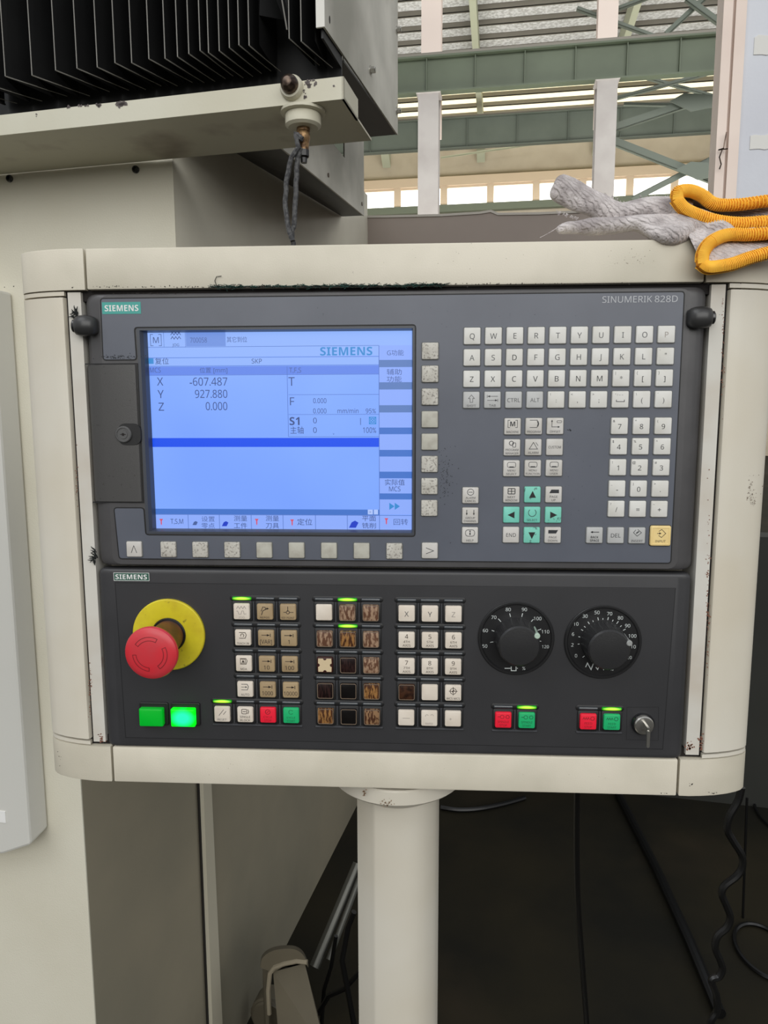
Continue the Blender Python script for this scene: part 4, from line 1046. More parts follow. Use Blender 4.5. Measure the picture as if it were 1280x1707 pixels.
row4 = [(up, key_grey, 'modifier_key'), (tab, key_grey, 'modifier_key'), ([('t', 'CTRL', 0, -.2, 3.0, 0, 9.8)], key_grey, 'modifier_key'), ([('t', 'ALT', 0, -.2, 3.0, 0, 7)], key_grey, 'modifier_key'),
        ([('t', ':', 0, -.4, 3.2), ('t', '!', -4.4, 4, 2)], key_m, 'symbol_key'), ([('t', ',', 0, -.4, 3.6), ('t', '<', -4.4, 4, 2)], key_m, 'symbol_key'), ([('t', ';', 0, -.4, 3.6), ('t', '>', -4.4, 4, 2)], key_m, 'symbol_key'),
        (sp, key_m, 'symbol_key'), ([('t', '(', 0, -.4, 3.6), ('t', '\\', -4.4, 4, 2)], key_m, 'symbol_key'), ([('t', ')', 0, -.4, 3.6), ('t', "'", -4.4, 4, 2)], key_m, 'symbol_key')]
for c_, (its, m_, nm_) in enumerate(row4): key(X0 + c_ * PT, Z0 - 48.5, its, m_, ink_grey, nm_)
# vertical and horizontal softkeys
for i in range(8): key(32.2, 172.8 - i * 17.45, (), [key_worn, key_worn, key_worn, key_worn2, key_worn2, key_worn, key_worn, key_worn][i], None, 'soft_key', 'worn speckled key cap' if i not in (3, 4) else None)
for i in range(8): key(-180.0 + i * 26.35, 15.8, (), [key_worn, key_worn, key_worn, key_worn2, key_worn2, key_worn2, key_worn2, key_worn][i], None, 'soft_key', 'worn speckled key cap' if i in (0, 1, 2, 7) else None)
key(-208.4, 15.8, [('r', [(-2.3, -2.9), (0, 3), (2.3, -2.9)], .45)], key_fn, ink, 'soft_key'); key(32.8, 16.4, [('r', [(-3, 2.4), (3, 0), (-3, -2.4)], .45)], key_fn, ink, 'soft_key')
# function block
mon = lambda: [('r', rr(0, 2.8, 6.4, 4.0, 1.2, 2), .35, 1), ('r', [(-1.8, 1.2), (1.8, 1.2)], .7)]
m1 = [('t', 'M', 0, 2, 3.6, .02), ('r', [(-2, 4.8), (-3.6, 4.8), (-3.6, -.8), (-2, -.8)], .35), ('r', [(2, 4.8), (3.6, 4.8), (3.6, -.8), (2, -.8)], .35), ('t', 'MACHINE', 0, -4.2, 1.6, .01, 9.4)]
m2 = [('r', [(-3.2, 4.8), (2.4, 4.8), (3.2, 2), (2.4, -.9), (-3.2, -.9)], .4), ('r', [(3, 4.0), (3.6, 2), (3, -.2)], .6), ('t', 'PROGRAM', 0, -4.2, 1.6, .01, 10.2)]
m3_ = [('r', [(-2.6, 4.6), (-2.6, -.6), (2.8, -.6)], .4), ('p', [(-2.6, 5), (-3.3, 3.4), (-1.9, 3.4)]), ('p', [(3.6, -.6), (2, .1), (2, -1.3)]), ('r', rr(3, 3.4, 3.6, 1.6, .6, 2), .3, 1), ('t', 'OFFSET', 0, -4.2, 1.6, .01, 8)]
m4 = [('c', -.6, 3.4, 1.6, .5), ('r', rr(1.6, 2, 2.4, 3.4, .5, 2), .4, 1), ('t', 'PROGRAM', 0, -1.8, 1.6, .01, 10), ('t', 'MANAGER', 0, -4.5, 1.6, .01, 10)]
m5 = [('r', [(0, 3.8), (-3.2, -1.4), (3.2, -1.4)], .4, 1), ('r', [(1.8, 3.8), (3.6, 1.2)], .35), ('t', 'ALARM', 0, -4.2, 1.7, .01, 8)]
cells = [(96.4, 114.9, m1), (112.7, 115.0, m2), (129.1, 115.1, m3_), (96.3, 98.6, m4), (112.7, 98.8, m5), (129.1, 98.9, [('t', 'CUSTOM', 0, 0, 1.9, .01, 9.6)]),
         (96.2, 82.3, mon() + [('t', 'MENU', 0, -1.6, 1.6, .01, 6), ('t', 'SELECT', 0, -4.3, 1.6, .01, 8)]), (112.7, 82.5, mon() + [('t', 'MENU', 0, -1.6, 1.6, .01, 6), ('t', 'FUNCTION', 0, -4.3, 1.6, .01, 10.6)]), (129.1, 82.6, mon() + [('t', 'MENU', 0, -1.6, 1.6, .01, 6), ('t', 'USER', 0, -4.3, 1.6, .01, 6)]),
         (96.6, 61.6, [('r', rr(0, 2.8, 5.4, 4.2, .3, 1), .6, 1), ('r', [(0, .9), (0, 4.8)], .5), ('r', [(-2.6, 2.8), (2.6, 2.8)], .5), ('t', 'NEXT', 0, -1.8, 1.6, .01, 6), ('t', 'WINDOW', 0, -4.3, 1.6, .01, 9.6)]),
         (129.4, 61.8, [('p', [(-3.4, 1.2), (-2, 4), (4, 4), (4, 1.2)]), ('t', 'PAGE', 0, -1.6, 1.6, .01, 6), ('t', 'UP', 0, -4.3, 1.6, .01, 3)]),
         (96.9, 29.6, [('t', 'END', 0, 0, 2.9, .005, 7.6)]), (129.6, 29.6, [('p', [(-3.6, 4.2), (4, 4.2), (2.4, 1.4), (-3.6, 1.4)]), ('t', 'PAGE', 0, -1.6, 1.6, .01, 6), ('t', 'DOWN', 0, -4.3, 1.6, .01, 7.2)]),
         (64.6, 60.9, [('c', 0, 2.7, 2.5, .4), ('r', [(-1.6, 2.7), (1.6, 2.7)], .4), ('t', 'ALARM', 0, -1.8, 1.6, .01, 7.6), ('t', 'CANCEL', 0, -4.3, 1.6, .01, 8.6)]),
         (64.6, 44.9, [('r', [(-2.8, 4.6), (-2.8, .8)], .5), ('p', [(-2.8, .2), (-3.5, 2), (-2.1, 2)]), ('r', [(2.8, 4.6), (2.8, .8)], .5), ('p', [(2.8, .2), (3.5, 2), (2.1, 2)]), ('t', 'GROUP', 0, -1.8, 1.6, .01, 7.4), ('t', 'CHANNEL', 0, -4.3, 1.6, .01, 10)]),
         (64.6, 29.2, [('r', rr(0, 1.8, 7.2, 5.2, 2, 3), .4, 1), ('r', [(0, .2), (0, 2.2)], .9), ('c', 0, 3.2, .35, .5), ('t', 'HELP', 0, -4.2, 1.7, .01, 5.6)])]
for x, z, its in cells: key(x, z, its, key_fn, ink, 'function_key')
key(113.0, 61.7, [('p', [(0, 3), (-2.7, -2.4), (2.7, -2.4)])], key_teal_worn, black_mat, 'arrow_key', 'teal key with up arrow'); key(96.9, 45.6, [('p', [(-3, 0), (2.4, 2.7), (2.4, -2.7)])], key_teal, black_mat, 'arrow_key', 'teal key with left arrow')
key(129.5, 45.7, [('p', [(3, 0), (-2.4, 2.7), (-2.4, -2.7)])], key_teal_worn, black_mat, 'arrow_key', 'teal key with right arrow'); key(113.2, 29.5, [('p', [(0, -3), (-2.7, 2.4), (2.7, 2.4)])], key_teal_worn, black_mat, 'arrow_key', 'teal key with down arrow')
key(113.1, 45.7, [('c', 0, 1.8, 3, .45, 130, 410), ('t', 'SELECT', 0, -4.1, 1.7, .01, 8)], key_teal, ink, 'arrow_key', 'teal select key')
# number block
NX = [178.1, 194.6, 211.1]; sup = {'7': '&', '8': '*', '9': '(', '4': '$', '5': '%', '6': '^', '1': '!', '2': '@', '3': '#', '-': '_', '0': ')', '.': '>', '/': '?', '+': '~'}
for r_, (row, z) in enumerate(zip(('789', '456', '123', '-0.', '/=+'), (115.1, 99.4, 83.2, 66.6, 50.7))):
    for c_, ch in enumerate(row):
        its = [('t', ch, 0, -.4, 3.8, .004)]
        if ch in sup: its.append(('t', sup[ch], -4.4, 3.9, 1.9))
        key(NX[c_], z, its, key_m, ink, 'digit_key')
ins_ic = [('r', [(-1.2, 4.6), (-3, 2.4), (0, -.4), (3.2, 2.4), (.2, 5)], .4), ('r', [(-.8, 1.8), (1.2, 3.4)], .9)]
key(162.1, 29.7, [('r', [(-2.5, 2.6), (3.4, 2.6)], .6), ('p', [(-3.4, 2.6), (-1.4, 3.5), (-1.4, 1.7)]), ('t', 'BACK', 0, -1.4, 1.8, .02, 6), ('t', 'SPACE', 0, -4.1, 1.8, .02, 7)], key_grey, ink, 'edit_key')
key(178.5, 29.7, [('t', 'DEL', 0, 0, 3.1, 0, 7.4)], key_grey, ink, 'edit_key'); key(195.0, 29.7, ins_ic + [('t', 'INSERT', 0, -4.2, 1.8, .01, 9)], key_grey, ink, 'edit_key')
bg_ = G(); bg_.pillow(0, 0, 16.2, 16.2, 1.6, [(.6, 0), (-1.2, .15), (-1.8, .5), (-2, 1.2), (-2, 1.9), (-1.75, 2.1)])
o = inst('enter_key', local_mesh('enter_key', bg_, [key_yellow]), pp, 213.0, YK, 29.6); o['label'] = 'pale yellow enter key, larger than the rest'
r = bpy.data.objects.new('key_rim', local_mesh('key_rim', G().pillow(0, 0, 17.4, 17.4, 2, [(.2, 0), (-.2, .35)]), [groove_m])); SC.collection.objects.link(r); r.parent = o
legend(o, [('r', [(-2.8, 2), (-.6, 2)], .45), ('p', [(.6, 2), (-1.2, 2.9), (-1.2, 1.1)]), ('r', [(-1.6, 3.6), (.6, 5.2), (3.8, 2), (.6, -1.2), (-1.6, .4)], .4), ('t', 'INPUT', 0, -4.2, 1.8, .01, 8)], ink_brown, y=-1.84)

# ================================================================== machine control panel (lower)
mc = thing('machine_control_panel', 'dark machine control panel with stop button and dials, lower unit', 'control panel', P.w((0, 6, -155.5)))
zc, hh = (-155.6 - .9) / 2, 154.7
def r2(a, b): return rr(-.4, zc, 481 - 2 * a, hh - 2 * b, 4, 3)
g = G(); g.loft([[(x, y, z) for x, z in r2(a, b)] for y, a, b in ((12, 0, 0), (5, 0, 0), (3, .4, .2), (1.4, 1.8, .5), (.5, 5, .9), (0, 10, 2.0))]); g.build('front_body', mcp_m, mc, smooth=35)
inset = [(-226.5, -12.6), (227.2, -12.6), (223.6, -147.2), (-224.4, -147.2)]
g = G(); g.ribbon(inset, .5, -.12, closed=True); g.build('inset_line', mat('dim_inset_line', (30, 30, 32), 0.5), mc, smooth=0, recalc=False)
g = G(); g.plate([(-226, -13.1), (226.7, -13.1), (223.1, -146.8), (-223.9, -146.8)], y0=-.3, y1=.2); g.build('front_film', mat('dark_front_film', (52, 52, 54), 0.42, var=((47, 47, 49), 12, .35, .7), spots=((36, 36, 37), 120, .74, .78)), mc, smooth=0)
g = G(); g.box(-227.2, -197.2, -.5, -.1, -10.9, -4.0); bd = g.build('badge', green_badge, mc, smooth=0)
g = G(); g.ribbon([(-227, -10.7), (-197.4, -10.7), (-197.4, -4.2), (-227, -4.2)], .35, -.62, closed=True).text('SIEMENS', -212.4, -7.5, 4.0, -.65, .025, 26.5); g.build('badge_lettering', white_ink, bd, smooth=0, recalc=False)

YM = -.3
mk = G(); mk.pillow(0, 0, 13.6, 13.6, 1.5, [(.4, 0), (-2.4, .15), (-3.0, .5), (-3.2, 1.2)]); mkey_me = local_mesh('control_key', mk, [key_warm])
fr_me = local_mesh('key_well', G().pillow(0, 0, 17.0, 17.4, 1.6, [(.2, 0), (-.9, .1), (-1.1, .5)]), [black_mat])
fw_me = local_mesh('key_window_frame', G().ribbon(rr(0, 0, 12.6, 12.6, 1.3, 3), .5, -3.28, -3.0, closed=True), [mat('clear_cap_edge', (120, 104, 88), 0.2)])
ln = G(); ln.pillow(0, 0, 16.2, 3.0, 1.2, [(.3, 0), (-.8, .1), (-1.6, .55), (-1.9, 1.1)], 3); lens_me = local_mesh('indicator_lens', ln, [mat('grey_black_lens', (58, 62, 66), 0.18, coat=.6)])
lit_me = local_mesh('indicator_lens_lit', ln, [lamp_mat('lit_green_lens', (190, 255, 60), (6, 110, 6), 1.5, .95)])
bar_me = {}


def mkey(x, z, items=(), m_=key_warm, ink_=None, lit=False, window=False, lab=None, lens=True, name='control_key'):
    o = inst(name, mkey_me, mc, x, YM, z, m_)
    for me_, nm_ in ((fr_me, 'key_well'),) + (((fw_me, 'cap_edge'),) if window else ()):
        r = bpy.data.objects.new(nm_, me_); SC.collection.objects.link(r); r.parent = o
    if lens:
        r = inst('indicator_lens', lit_me if lit else lens_me, mc, x, YM, z + 10.6)
        if lit: r['label'] = 'indicator lens lit green'
    if lab: o['label'] = lab
    if items: legend(o, items, ink_ or ink_brown, y=-3.3)
    return o


def key_bars(xs, z, below=False):
    """thin grey bars over a row of keys and between the wells"""
    a, b = min(xs) - 8.6, max(xs) + 8.6
    g = G(); g.pillow((a + b) / 2, z + 10.7, b - a + 3, 5.0, 2.4, [(.1, 0), (-.6, .1), (-.9, .7)], 4); g.build('bar_recess', black_mat, mc)
    for i in range(len(xs) - 1):
        x = (xs[i] + xs[i + 1]) / 2; g = G(); g.pillow(x, z, 1.3, 16.6, .5, [(YM, 0), (YM - 1.3, .05), (YM - 1.6, .3)], 2); g.build('key_divider', mat('grey_divider', (66, 67, 70), 0.3), mc)
    if below:
        g = G(); g.pillow((a + b) / 2, z - 9.9, b - a + 1, 1.5, .7, [(YM, 0), (YM - 1.0, .1), (YM - 1.5, .5)], 3); g.build('lower_bar', mat('grey_divider', (66, 67, 70), 0.3), mc)


ZROW = [-35.1, -57.2, -79.3, -101.4, -123.5]
arr = [('r', [(-3.6, 2.6), (3.0, 2.6)], .55), ('p', [(3.2, 2.6), (.8, 3.6), (.8, 1.6)]), ('r', [(3.7, 1.2), (3.7, 4.0)], .5)]
wav = [('r', [(-4 + i * 1.3, 3.6 + (1 if i % 2 else -1)) for i in range(7)], .45), ('r', [(-4.2, .6), (-3, .6), (-2.2, -2), (-.4, -2), (.4, .8), (1.6, .8), (2.2, -2), (4, -1.6)], .4), ('t', 'JOG', 0, -4.6, 1.6, 0, 5)]
rect_ic = [('r', [(-3, 4.6), (2, 4.6), (3, 2.6), (2, -.2), (-3, -.2)], .5)]
left = [
    [(-120.6, wav, key_warm, ink_faint, True), (-101.3, [('r', [(-2.8, -2.6), (-1.6, 1), (2.6, 3.4)], .6), ('r', [(-3, .6), (-1.6, 4.2), (.4, 4), (1, 2)], .5), ('p', [(3.6, 3), (1.4, 3.8), (1.8, 2.0)]), ('t', 'REPOS', 0, -4.6, 1.6, .01, 7.6)], key_tan, None, False), (-82.3, [('r', [(0, 4.8), (0, .6)], .5), ('c', 0, 0, 1.3, .5), ('r', [(-3.6, 0), (-1.3, 0)], .5), ('r', [(1.3, 0), (4.6, 0)], .5), ('t', 'REF POINT', 0, -4.6, 1.6, .01, 10.6)], key_tan, None, False)],
    [(-120.1, rect_ic + [('c', -.4, 2.2, 1.3, .5, -60, 220), ('t', 'TEACH IN', 0, -4.6, 1.7, .01, 10)], key_warm, None, False), (-100.9, arr + [('t', '[VAR]', 0, -2.8, 3.4, .005, 10)], key_tan, None, False), (-82.0, arr + [('t', '1', 0, -2.8, 3.4)], key_tan, None, False)],
    [(-120.0, rect_ic + [('p', [(-.4, 3.6), (-1.6, 1.2), (.8, 1.2)]), ('r', [(-2.6, 4), (-2.6, .6), (1.4, .6), (1.4, 4)], .4, 1), ('t', 'MDA', 0, -4.4, 1.9, .01, 5.4)], key_warm, None, False), (-100.8, arr + [('t', '10', 0, -2.8, 3.4)], key_tan, None, False), (-81.8, arr + [('t', '100', 0, -2.8, 3.4)], key_tan, None, False)],
    [(-119.5, rect_ic + [('r', [(-3, 2.2), (1.2, 2.2)], .4), ('p', [(2, 2.2), (.4, 3), (.4, 1.4)]), ('t', 'AUTO', 0, -4.4, 1.9, 0, 7)], key_warm, ink_grey, False), (-100.6, arr + [('t', '1000', 0, -2.8, 3.4, 0, 9)], key_tan, None, False), (-81.4, arr + [('t', '10000', 0, -2.8, 3.4, 0, 11.2)], key_tan, None, False)]]
for z, row in zip(ZROW, left):
    key_bars([c_[0] for c_ in row], z)
    for x, its, m_, ik, lit in row: mkey(x, z, its, m_, ik, lit)
bot = [-139.6, -120.1, -100.9, -81.5]; key_bars(bot, ZROW[4], True)
mkey(bot[0], ZROW[4], [('r', [(-2.6, -1), (1.6, 4.4)], .4), ('r', [(1.2, 0), (3.6, 3)], .4), ('t', 'RESET', 0, -4.4, 1.8, 0, 7.6)], key_warm, ink_grey, True)
mkey(bot[1], ZROW[4], [('r', rr(-.6, 3.0, 4.2, 4.0, .6, 2), .5, 1), ('r', [(2.4, 5), (3.2, 3), (2.4, 1)], .5), ('r', [(-1.8, 3), (.8, 3)], .6), ('t', 'SINGLE', 0, -1.6, 1.8, .01, 8.6), ('t', 'BLOCK', 0, -4.6, 1.8, .01, 8.2)], key_warm)
mkey(bot[2], ZROW[4], [('c', 0, 3.0, 2.0, .5), ('r', [(-1, 2.2), (1, 3.8)], .5), ('t', 'CYCLE', 0, -1.4, 1.8, .01, 7), ('t', 'STOP', 0, -4.4, 1.8, .01, 6)], key_red, ink_red, lab='red stop key')
mkey(bot[3], ZROW[4], [('c', 0, 3.2, 1.8, .35, 30, 330), ('t', 'CYCLE', 0, -1.6, 1.6, 0, 7), ('t', 'START', 0, -4.4, 1.7, .01, 7)], key_green, ink_green, lab='green start key')
pale, mid, dark, amber = key_brown
midb = [[(-52.8, key_warm, False), (-33.8, pale, True), (-14.7, pale, False)], [(-52.6, pale, False), (-33.6, amber, True), (-14.6, pale, False)], [(-52.6, None, False), (-33.5, dark, False), (-14.5, pale, False)],
        [(-52.6, dark, False), (-33.5, key_black, False), (-14.3, amber, False)], [(-52.7, amber, False), (-33.4, key_black, False), (-14.1, mid, False)]]
for r_, (z, row) in enumerate(zip(ZROW, midb)):
    xs = [c_[0] for c_ in row]; key_bars(xs, z, r_ == 4)
    for x, m_, lit in row:
        if m_ is None:
            o = mkey(x, z, (), mat('dark_red_brown_cap', (58, 30, 26), 0.3), lab='brown key with a cream paper insert'); g = G()
            pts = []
            for cx_, cz_, a0 in ((0, 5.6, 0), (-5.6, 0, 90), (0, -5.6, 180), (5.6, 0, 270)):
                pts += [((cx_ + 1.5 * math.cos(math.radians(a))), (cz_ + 1.5 * math.sin(math.radians(a)))) for a in ([0, -45, -90, -135, -180] if a0 == 0 else [90, 45, 0, -45, -90] if a0 == 90 else [180, 135, 90, 45, 0] if a0 == 180 else [-90, -135, -180, -225, -270])]
                pts.append({0: (-5.4, 5.6), 90: (-5.4, -5.6), 180: (5.4, -5.6), 270: (5.4, 5.6)}[a0])
            legend(o, [('p', pts)], mat('cream_paper_insert', (206, 186, 150), 0.6), y=-3.3, name='paper_insert')
        else: mkey(x, z, (), m_, lit=lit, window=(m_ is not key_warm), lab=None if m_ is key_warm else ('black clear-capped key' if m_ is key_black else 'brown stained clear-capped key'))
rb = [[(14.4, [('t', 'X', 0, -.2, 4.2, -.01)], ink_grey), (33.2, [('t', 'Y', 0, -.2, 4.2, -.01)], ink_grey), (52.1, [('t', 'Z', 0, -.2, 4.2, -.01)], ink_faint)]]
for r_, ds in enumerate(('456', '789')):
    rb.append([(x, [('t', d, 0, 3.2, 3.6, .01), ('t', d + 'TH', 0, -1.2, 1.9, 0, 5), ('t', 'AXIS', 0, -4.3, 1.9, .005, 6.4)], None) for x, d in zip((14.4, 33.3, 52.3), ds)])
rb.append([(14.5, None, None), (33.4, [], None), (52.5, [('c', 0, 1.8, 2.5, .45), ('r', [(0, -1.8), (0, 5.4)], .4), ('r', [(-3.6, 1.8), (3.6, 1.8)], .4), ('p', [(0, 1.8), (1.5, 1.8), (0, 3.3)]), ('p', [(0, 1.8), (-1.5, 1.8), (0, .3)]), ('t', 'WCS MCS', 0, -4.5, 1.8, .01, 11)], None)])
rb.append([(14.2, [('r', [(-3, 0), (3, 0)], .4)], ink_faint), (33.2, [('c', -2, 2.2, 1.2, .35, 20, 200), ('c', 2.2, 2.4, 1.2, .35, 0, 160), ('t', 'RAPID', 0, -4.3, 1.6, 0, 6)], ink_faint), (52.6, [('t', '+', -2, 0, 3, -.01)], ink_faint)])
for r_, (z, row) in enumerate(zip(ZROW, rb)):
    key_bars([c_[0] for c_ in row], z, r_ == 4)
    for x, its, ik in row:
        if its is None:
            o = mkey(x, z, (), mat('dark_amber_cap', (66, 40, 26), 0.25, var=((34, 18, 12), 220, .4, .6), coat=.5), window=True, lab='brown stained clear-capped key')
        else: mkey(x, z, its, key_warm, ik)
sw = lambda n: [('r', [(-4.6 + i * .9, 3 + (.9 if i % 2 else -.9)) for i in range(7)], .4), ('c', 3.2, 3, 1.5, .45)] if n else [('r', [(-4.6, 3), (-2.6, 3)], .5), ('c', -1.0, 3, 1.5, .4), ('c', 3.4, 3, 1.4, .45)]
for a, b, t1, kind in ((93.6, 112.7, 'SPINDLE', 0), (162.2, 181.1, 'FEED', 1)):
    key_bars([a, b], ZROW[4] - .2, True)
    mkey(a, ZROW[4] - .2, sw(kind) + [('t', t1, 0, -1.2, 1.8, .01, 9 if kind == 0 else 6), ('t', 'STOP', 0, -4.2, 1.8, .01, 6)], key_red, ink_red, lab='red stop key')
    mkey(b, ZROW[4] - .2, sw(kind) + [('t', t1, 0, -1.2, 1.8, .01, 9 if kind == 0 else 6), ('t', 'START', 0, -4.2, 1.8, .01, 7)], key_green, ink_green, lit=True, lab='green start key')

# green push buttons
for x, z, lit in ((-198.6, -126.0, False), (-171.6, -125.8, True)):
    g = G(); g.pillow(x + .6, z + 1.2, 24.5, 20.0, 1.5, [(YM + .2, 0), (YM - 1.6, .1), (YM - 1.9, .6)]); fr_ = g.build('push_button', black_mat, mc); fr_['label'] = 'green lit push button' if lit else 'green unlit push button'
    g = G(); g.pillow(x - .4, z - .2, 20.4, 15.6, 1.2, [(YM - 1.8, .2), (YM - 5.6, 0), (YM - 6.6, .5), (YM - 6.9, 1.5)])
    g.build('button_cap', lamp_mat('lit_green_cap', (40, 255, 190), (0, 232, 20), 1.1, .9) if lit else mat('green_cap_faint_glow', (0, 176, 44), 0.3, emit=((0, 150, 30), .22)), fr_)  # the unlit cap also has a weak green glow put into its material
# emergency stop
ex, ez = -182.4, -55.8
g = G(); g.lathe(ex, ez, [(30.2, YM), (30.2, YM - 2.2), (29.4, YM - 2.9), (15.6, YM - 2.9), (14.2, YM - 2.2), (13.8, YM)], 64); es = g.build('emergency_stop', yellow_m, mc); es['label'] = 'emergency stop button with yellow collar disc'
g = G(); g.lathe(ex, ez, [(14.4, YM - .1), (14.6, YM - 2.2), (13.8, YM - 3.2), (13.2, YM - 3.2)], 40); g.build('black_collar', black_gloss, es)
g = G(); g.lathe(ex, ez, [(12.6, YM - 3), (13.2, YM - 14), (14.2, YM - 22), (15.4, YM - 28)], 40)
for v in g.v: v.z -= 2.6 * min(1, max(0, -v.y / 24))
g.build('stem', stem_m, es)
yc_ = YM - 40
g = G(); g.lathe(ex, ez, [(15.2, yc_ + 13), (17.2, yc_ + 9), (19.4, yc_ + 5), (20.7, yc_ + 2), (21.0, yc_), (20.3, yc_ - 1.6), (18.8, yc_ - 2.6), (16, yc_ - 3.5), (8, yc_ - 4.4), (2, yc_ - 4.6)], 56)
for v in g.v: v.z -= 2.6
cap = g.build('mushroom_cap', [red_m, red_dark], es)
g = G()
for k in range(3):
    a0 = 78 + 120 * k; pts = []
    for i in range(13):
        a = math.radians(a0 - 15 + 82 * i / 12); pts.append((ex + 13.6 * math.cos(a), ez + 13.6 * math.sin(a)))
    for i in range(13):
        a = math.radians(a0 - 15 + 82 * (12 - i) / 12); pts.append((ex + 10.8 * math.cos(a), ez + 10.8 * math.sin(a)))
    b = len(g.v); g.ribbon(pts, .5, 0, closed=True)
for v in g.v:
    r_ = math.hypot(v.x - ex, v.z - ez); v.y = yc_ - 3.5 - .9 * (16 - r_) / 8 - .14; v.z -= 2.6
g.build('arrow_marks', red_dark, es, smooth=0, recalc=False)
# dials
def dial(x, z, labels, ticks, pts_sym, ptr_deg, lab, ptr_mat):
    g = G(); g.lathe(x, z, [(30.6, YM), (30.6, YM - 1.2), (30.0, YM - 1.9), (28.6, YM - 1.9), (27.6, YM - .9), (4, YM - .9)], 64); d = g.build('override_dial', mat('black_dial_plastic', (34, 34, 35), 0.3), mc); d['label'] = lab
    g = G(); yk = YM - .9
    g.lathe(x, z, [(17.6, yk), (17.6, yk - 1.5), (17.0, yk - 3), (16.6, yk - 17), (16.2, yk - 20), (15.0, yk - 21.4), (8, yk - 22), (1, yk - 22.2)], 48); kn = g.build('knob', mat('dark_knob_plastic', (40, 40, 41), 0.36, bump=(900, .2, .0003)), d)
    g = G()
    for i in range(20):
        a = 2 * PI * i / 20
        if abs((math.degrees(a) - ptr_deg + 180) % 360 - 180) < 12: continue
        c_, s_ = math.cos(a), math.sin(a)
        g.hexa([Vector((x + c_ * 17.2 - s_ * w_, yk - 2.6, z + s_ * 17.2 + c_ * w_)) for w_ in (-.5, .5)] + [Vector((x + c_ * 16.7 - s_ * w_, yk - 2.6, z + s_ * 16.7 + c_ * w_)) for w_ in (.5, -.5)],
               [Vector((x + c_ * 16.7 - s_ * w_, yk - 18, z + s_ * 16.7 + c_ * w_)) for w_ in (-.5, .5)] + [Vector((x + c_ * 16.3 - s_ * w_, yk - 18, z + s_ * 16.3 + c_ * w_)) for w_ in (.5, -.5)])
    o = g.build('grip_ribs', mat('dark_knob_plastic', (40, 40, 41), 0.36), d, smooth=0); o['kind'] = 'stuff'
    a = math.radians(ptr_deg); c_, s_ = math.cos(a), math.sin(a)
    g = G(); g.hexa([Vector((x + c_ * 18.0 - s_ * w_, yk - 2, z + s_ * 18.0 + c_ * w_)) for w_ in (-1.3, 1.3)] + [Vector((x + c_ * 17 - s_ * w_, yk - 2, z + s_ * 17 + c_ * w_)) for w_ in (1.3, -1.3)],
                    [Vector((x + c_ * 17.4 - s_ * w_, yk - 20, z + s_ * 17.4 + c_ * w_)) for w_ in (-1.3, 1.3)] + [Vector((x + c_ * 16 - s_ * w_, yk - 20, z + s_ * 16 + c_ * w_)) for w_ in (1.3, -1.3)])
    g.lathe(x + c_ * 16, z + s_ * 16, [(2.3, yk - 19), (2.3, yk - 21.6), (1.8, yk - 22.2)], 16); g.build('pointer', ptr_mat, kn, smooth=0)
    g = G()
    for t, u, v, k in labels:
        p = P.px(u, v, y=yk); g.text(t, p.x, p.z, 2.8 * k, yk - .12, .01)
    g.build('dial_numbers', mat('dial_white_print', (200, 206, 204), 0.5), d, smooth=0, recalc=False)['kind'] = 'stuff'
    g = G()
    for a_, l_ in ticks:
        a = math.radians(a_); g.ribbon([(x + 18.4 * math.cos(a), z + 18.4 * math.sin(a)), (x + (18.4 + l_ * .75) * math.cos(a), z + (18.4 + l_ * .75) * math.sin(a))], .55, yk - .12)
    for pl in pts_sym: g.ribbon([(P.px(u, v, y=yk).x, P.px(u, v, y=yk).z) for u, v in pl], .7, yk - .12)
    g.build('tick_marks', mat('dial_white_print', (200, 206, 204), 0.5), d, smooth=0, recalc=False)['kind'] = 'stuff'


dial(102.7, -55.0, [('50', 808, 1077, 1), ('60', 809, 1051, 1), ('70', 823, 1029, 1), ('80', 847, 1016, 1), ('90', 874, 1016, 1), ('100', 896, 1031, 1), ('110', 909, 1053, 1), ('120', 909, 1078, .9), ('%', 873, 1114, 1)],
     [(190, 3.4), (162, 3), (132, 4.5), (105, 4), (77, 4), (50, 3.4), (22, 4), (-6, 2.4)], [[(841, 1114), (851, 1114)], [(852, 1111), (852, 1118), (860, 1118), (860, 1111)], [(860, 1114), (863, 1114)]], 33, 'spindle override dial marked 50 to 120', mat('pale_green_pointer', (176, 196, 180), 0.4))
dial(171.8, -57.0, [('0', 960, 1093, 1), ('2', 954, 1075, 1), ('6', 955, 1057, 1), ('10', 960, 1040, 1), ('30', 975, 1027, 1), ('50', 995, 1021, 1), ('70', 1016, 1023, 1), ('80', 1034, 1030, 1), ('90', 1046, 1043, 1), ('100', 1054, 1060, 1), ('110', 1053, 1078, 1), ('120', 1047, 1096, .9), ('%', 1020, 1115, 1)],
     [(186, 2), (168, 2), (150, 2.4), (140, 2), (127, 3), (116, 1.6), (103, 3.2), (92, 1.6), (80, 3.2), (68, 2), (56, 3.2), (44, 2), (32, 3), (220, 2.5)], [[(976, 1112), (979, 1105), (985, 1116), (989, 1106)], [(993, 1112), (996, 1116), (998, 1112)], [(1003, 1112), (1006, 1116), (1008, 1112)]], 22, 'feed override dial marked 0 to 120', mat('grey_pointer', (150, 152, 150), 0.4))
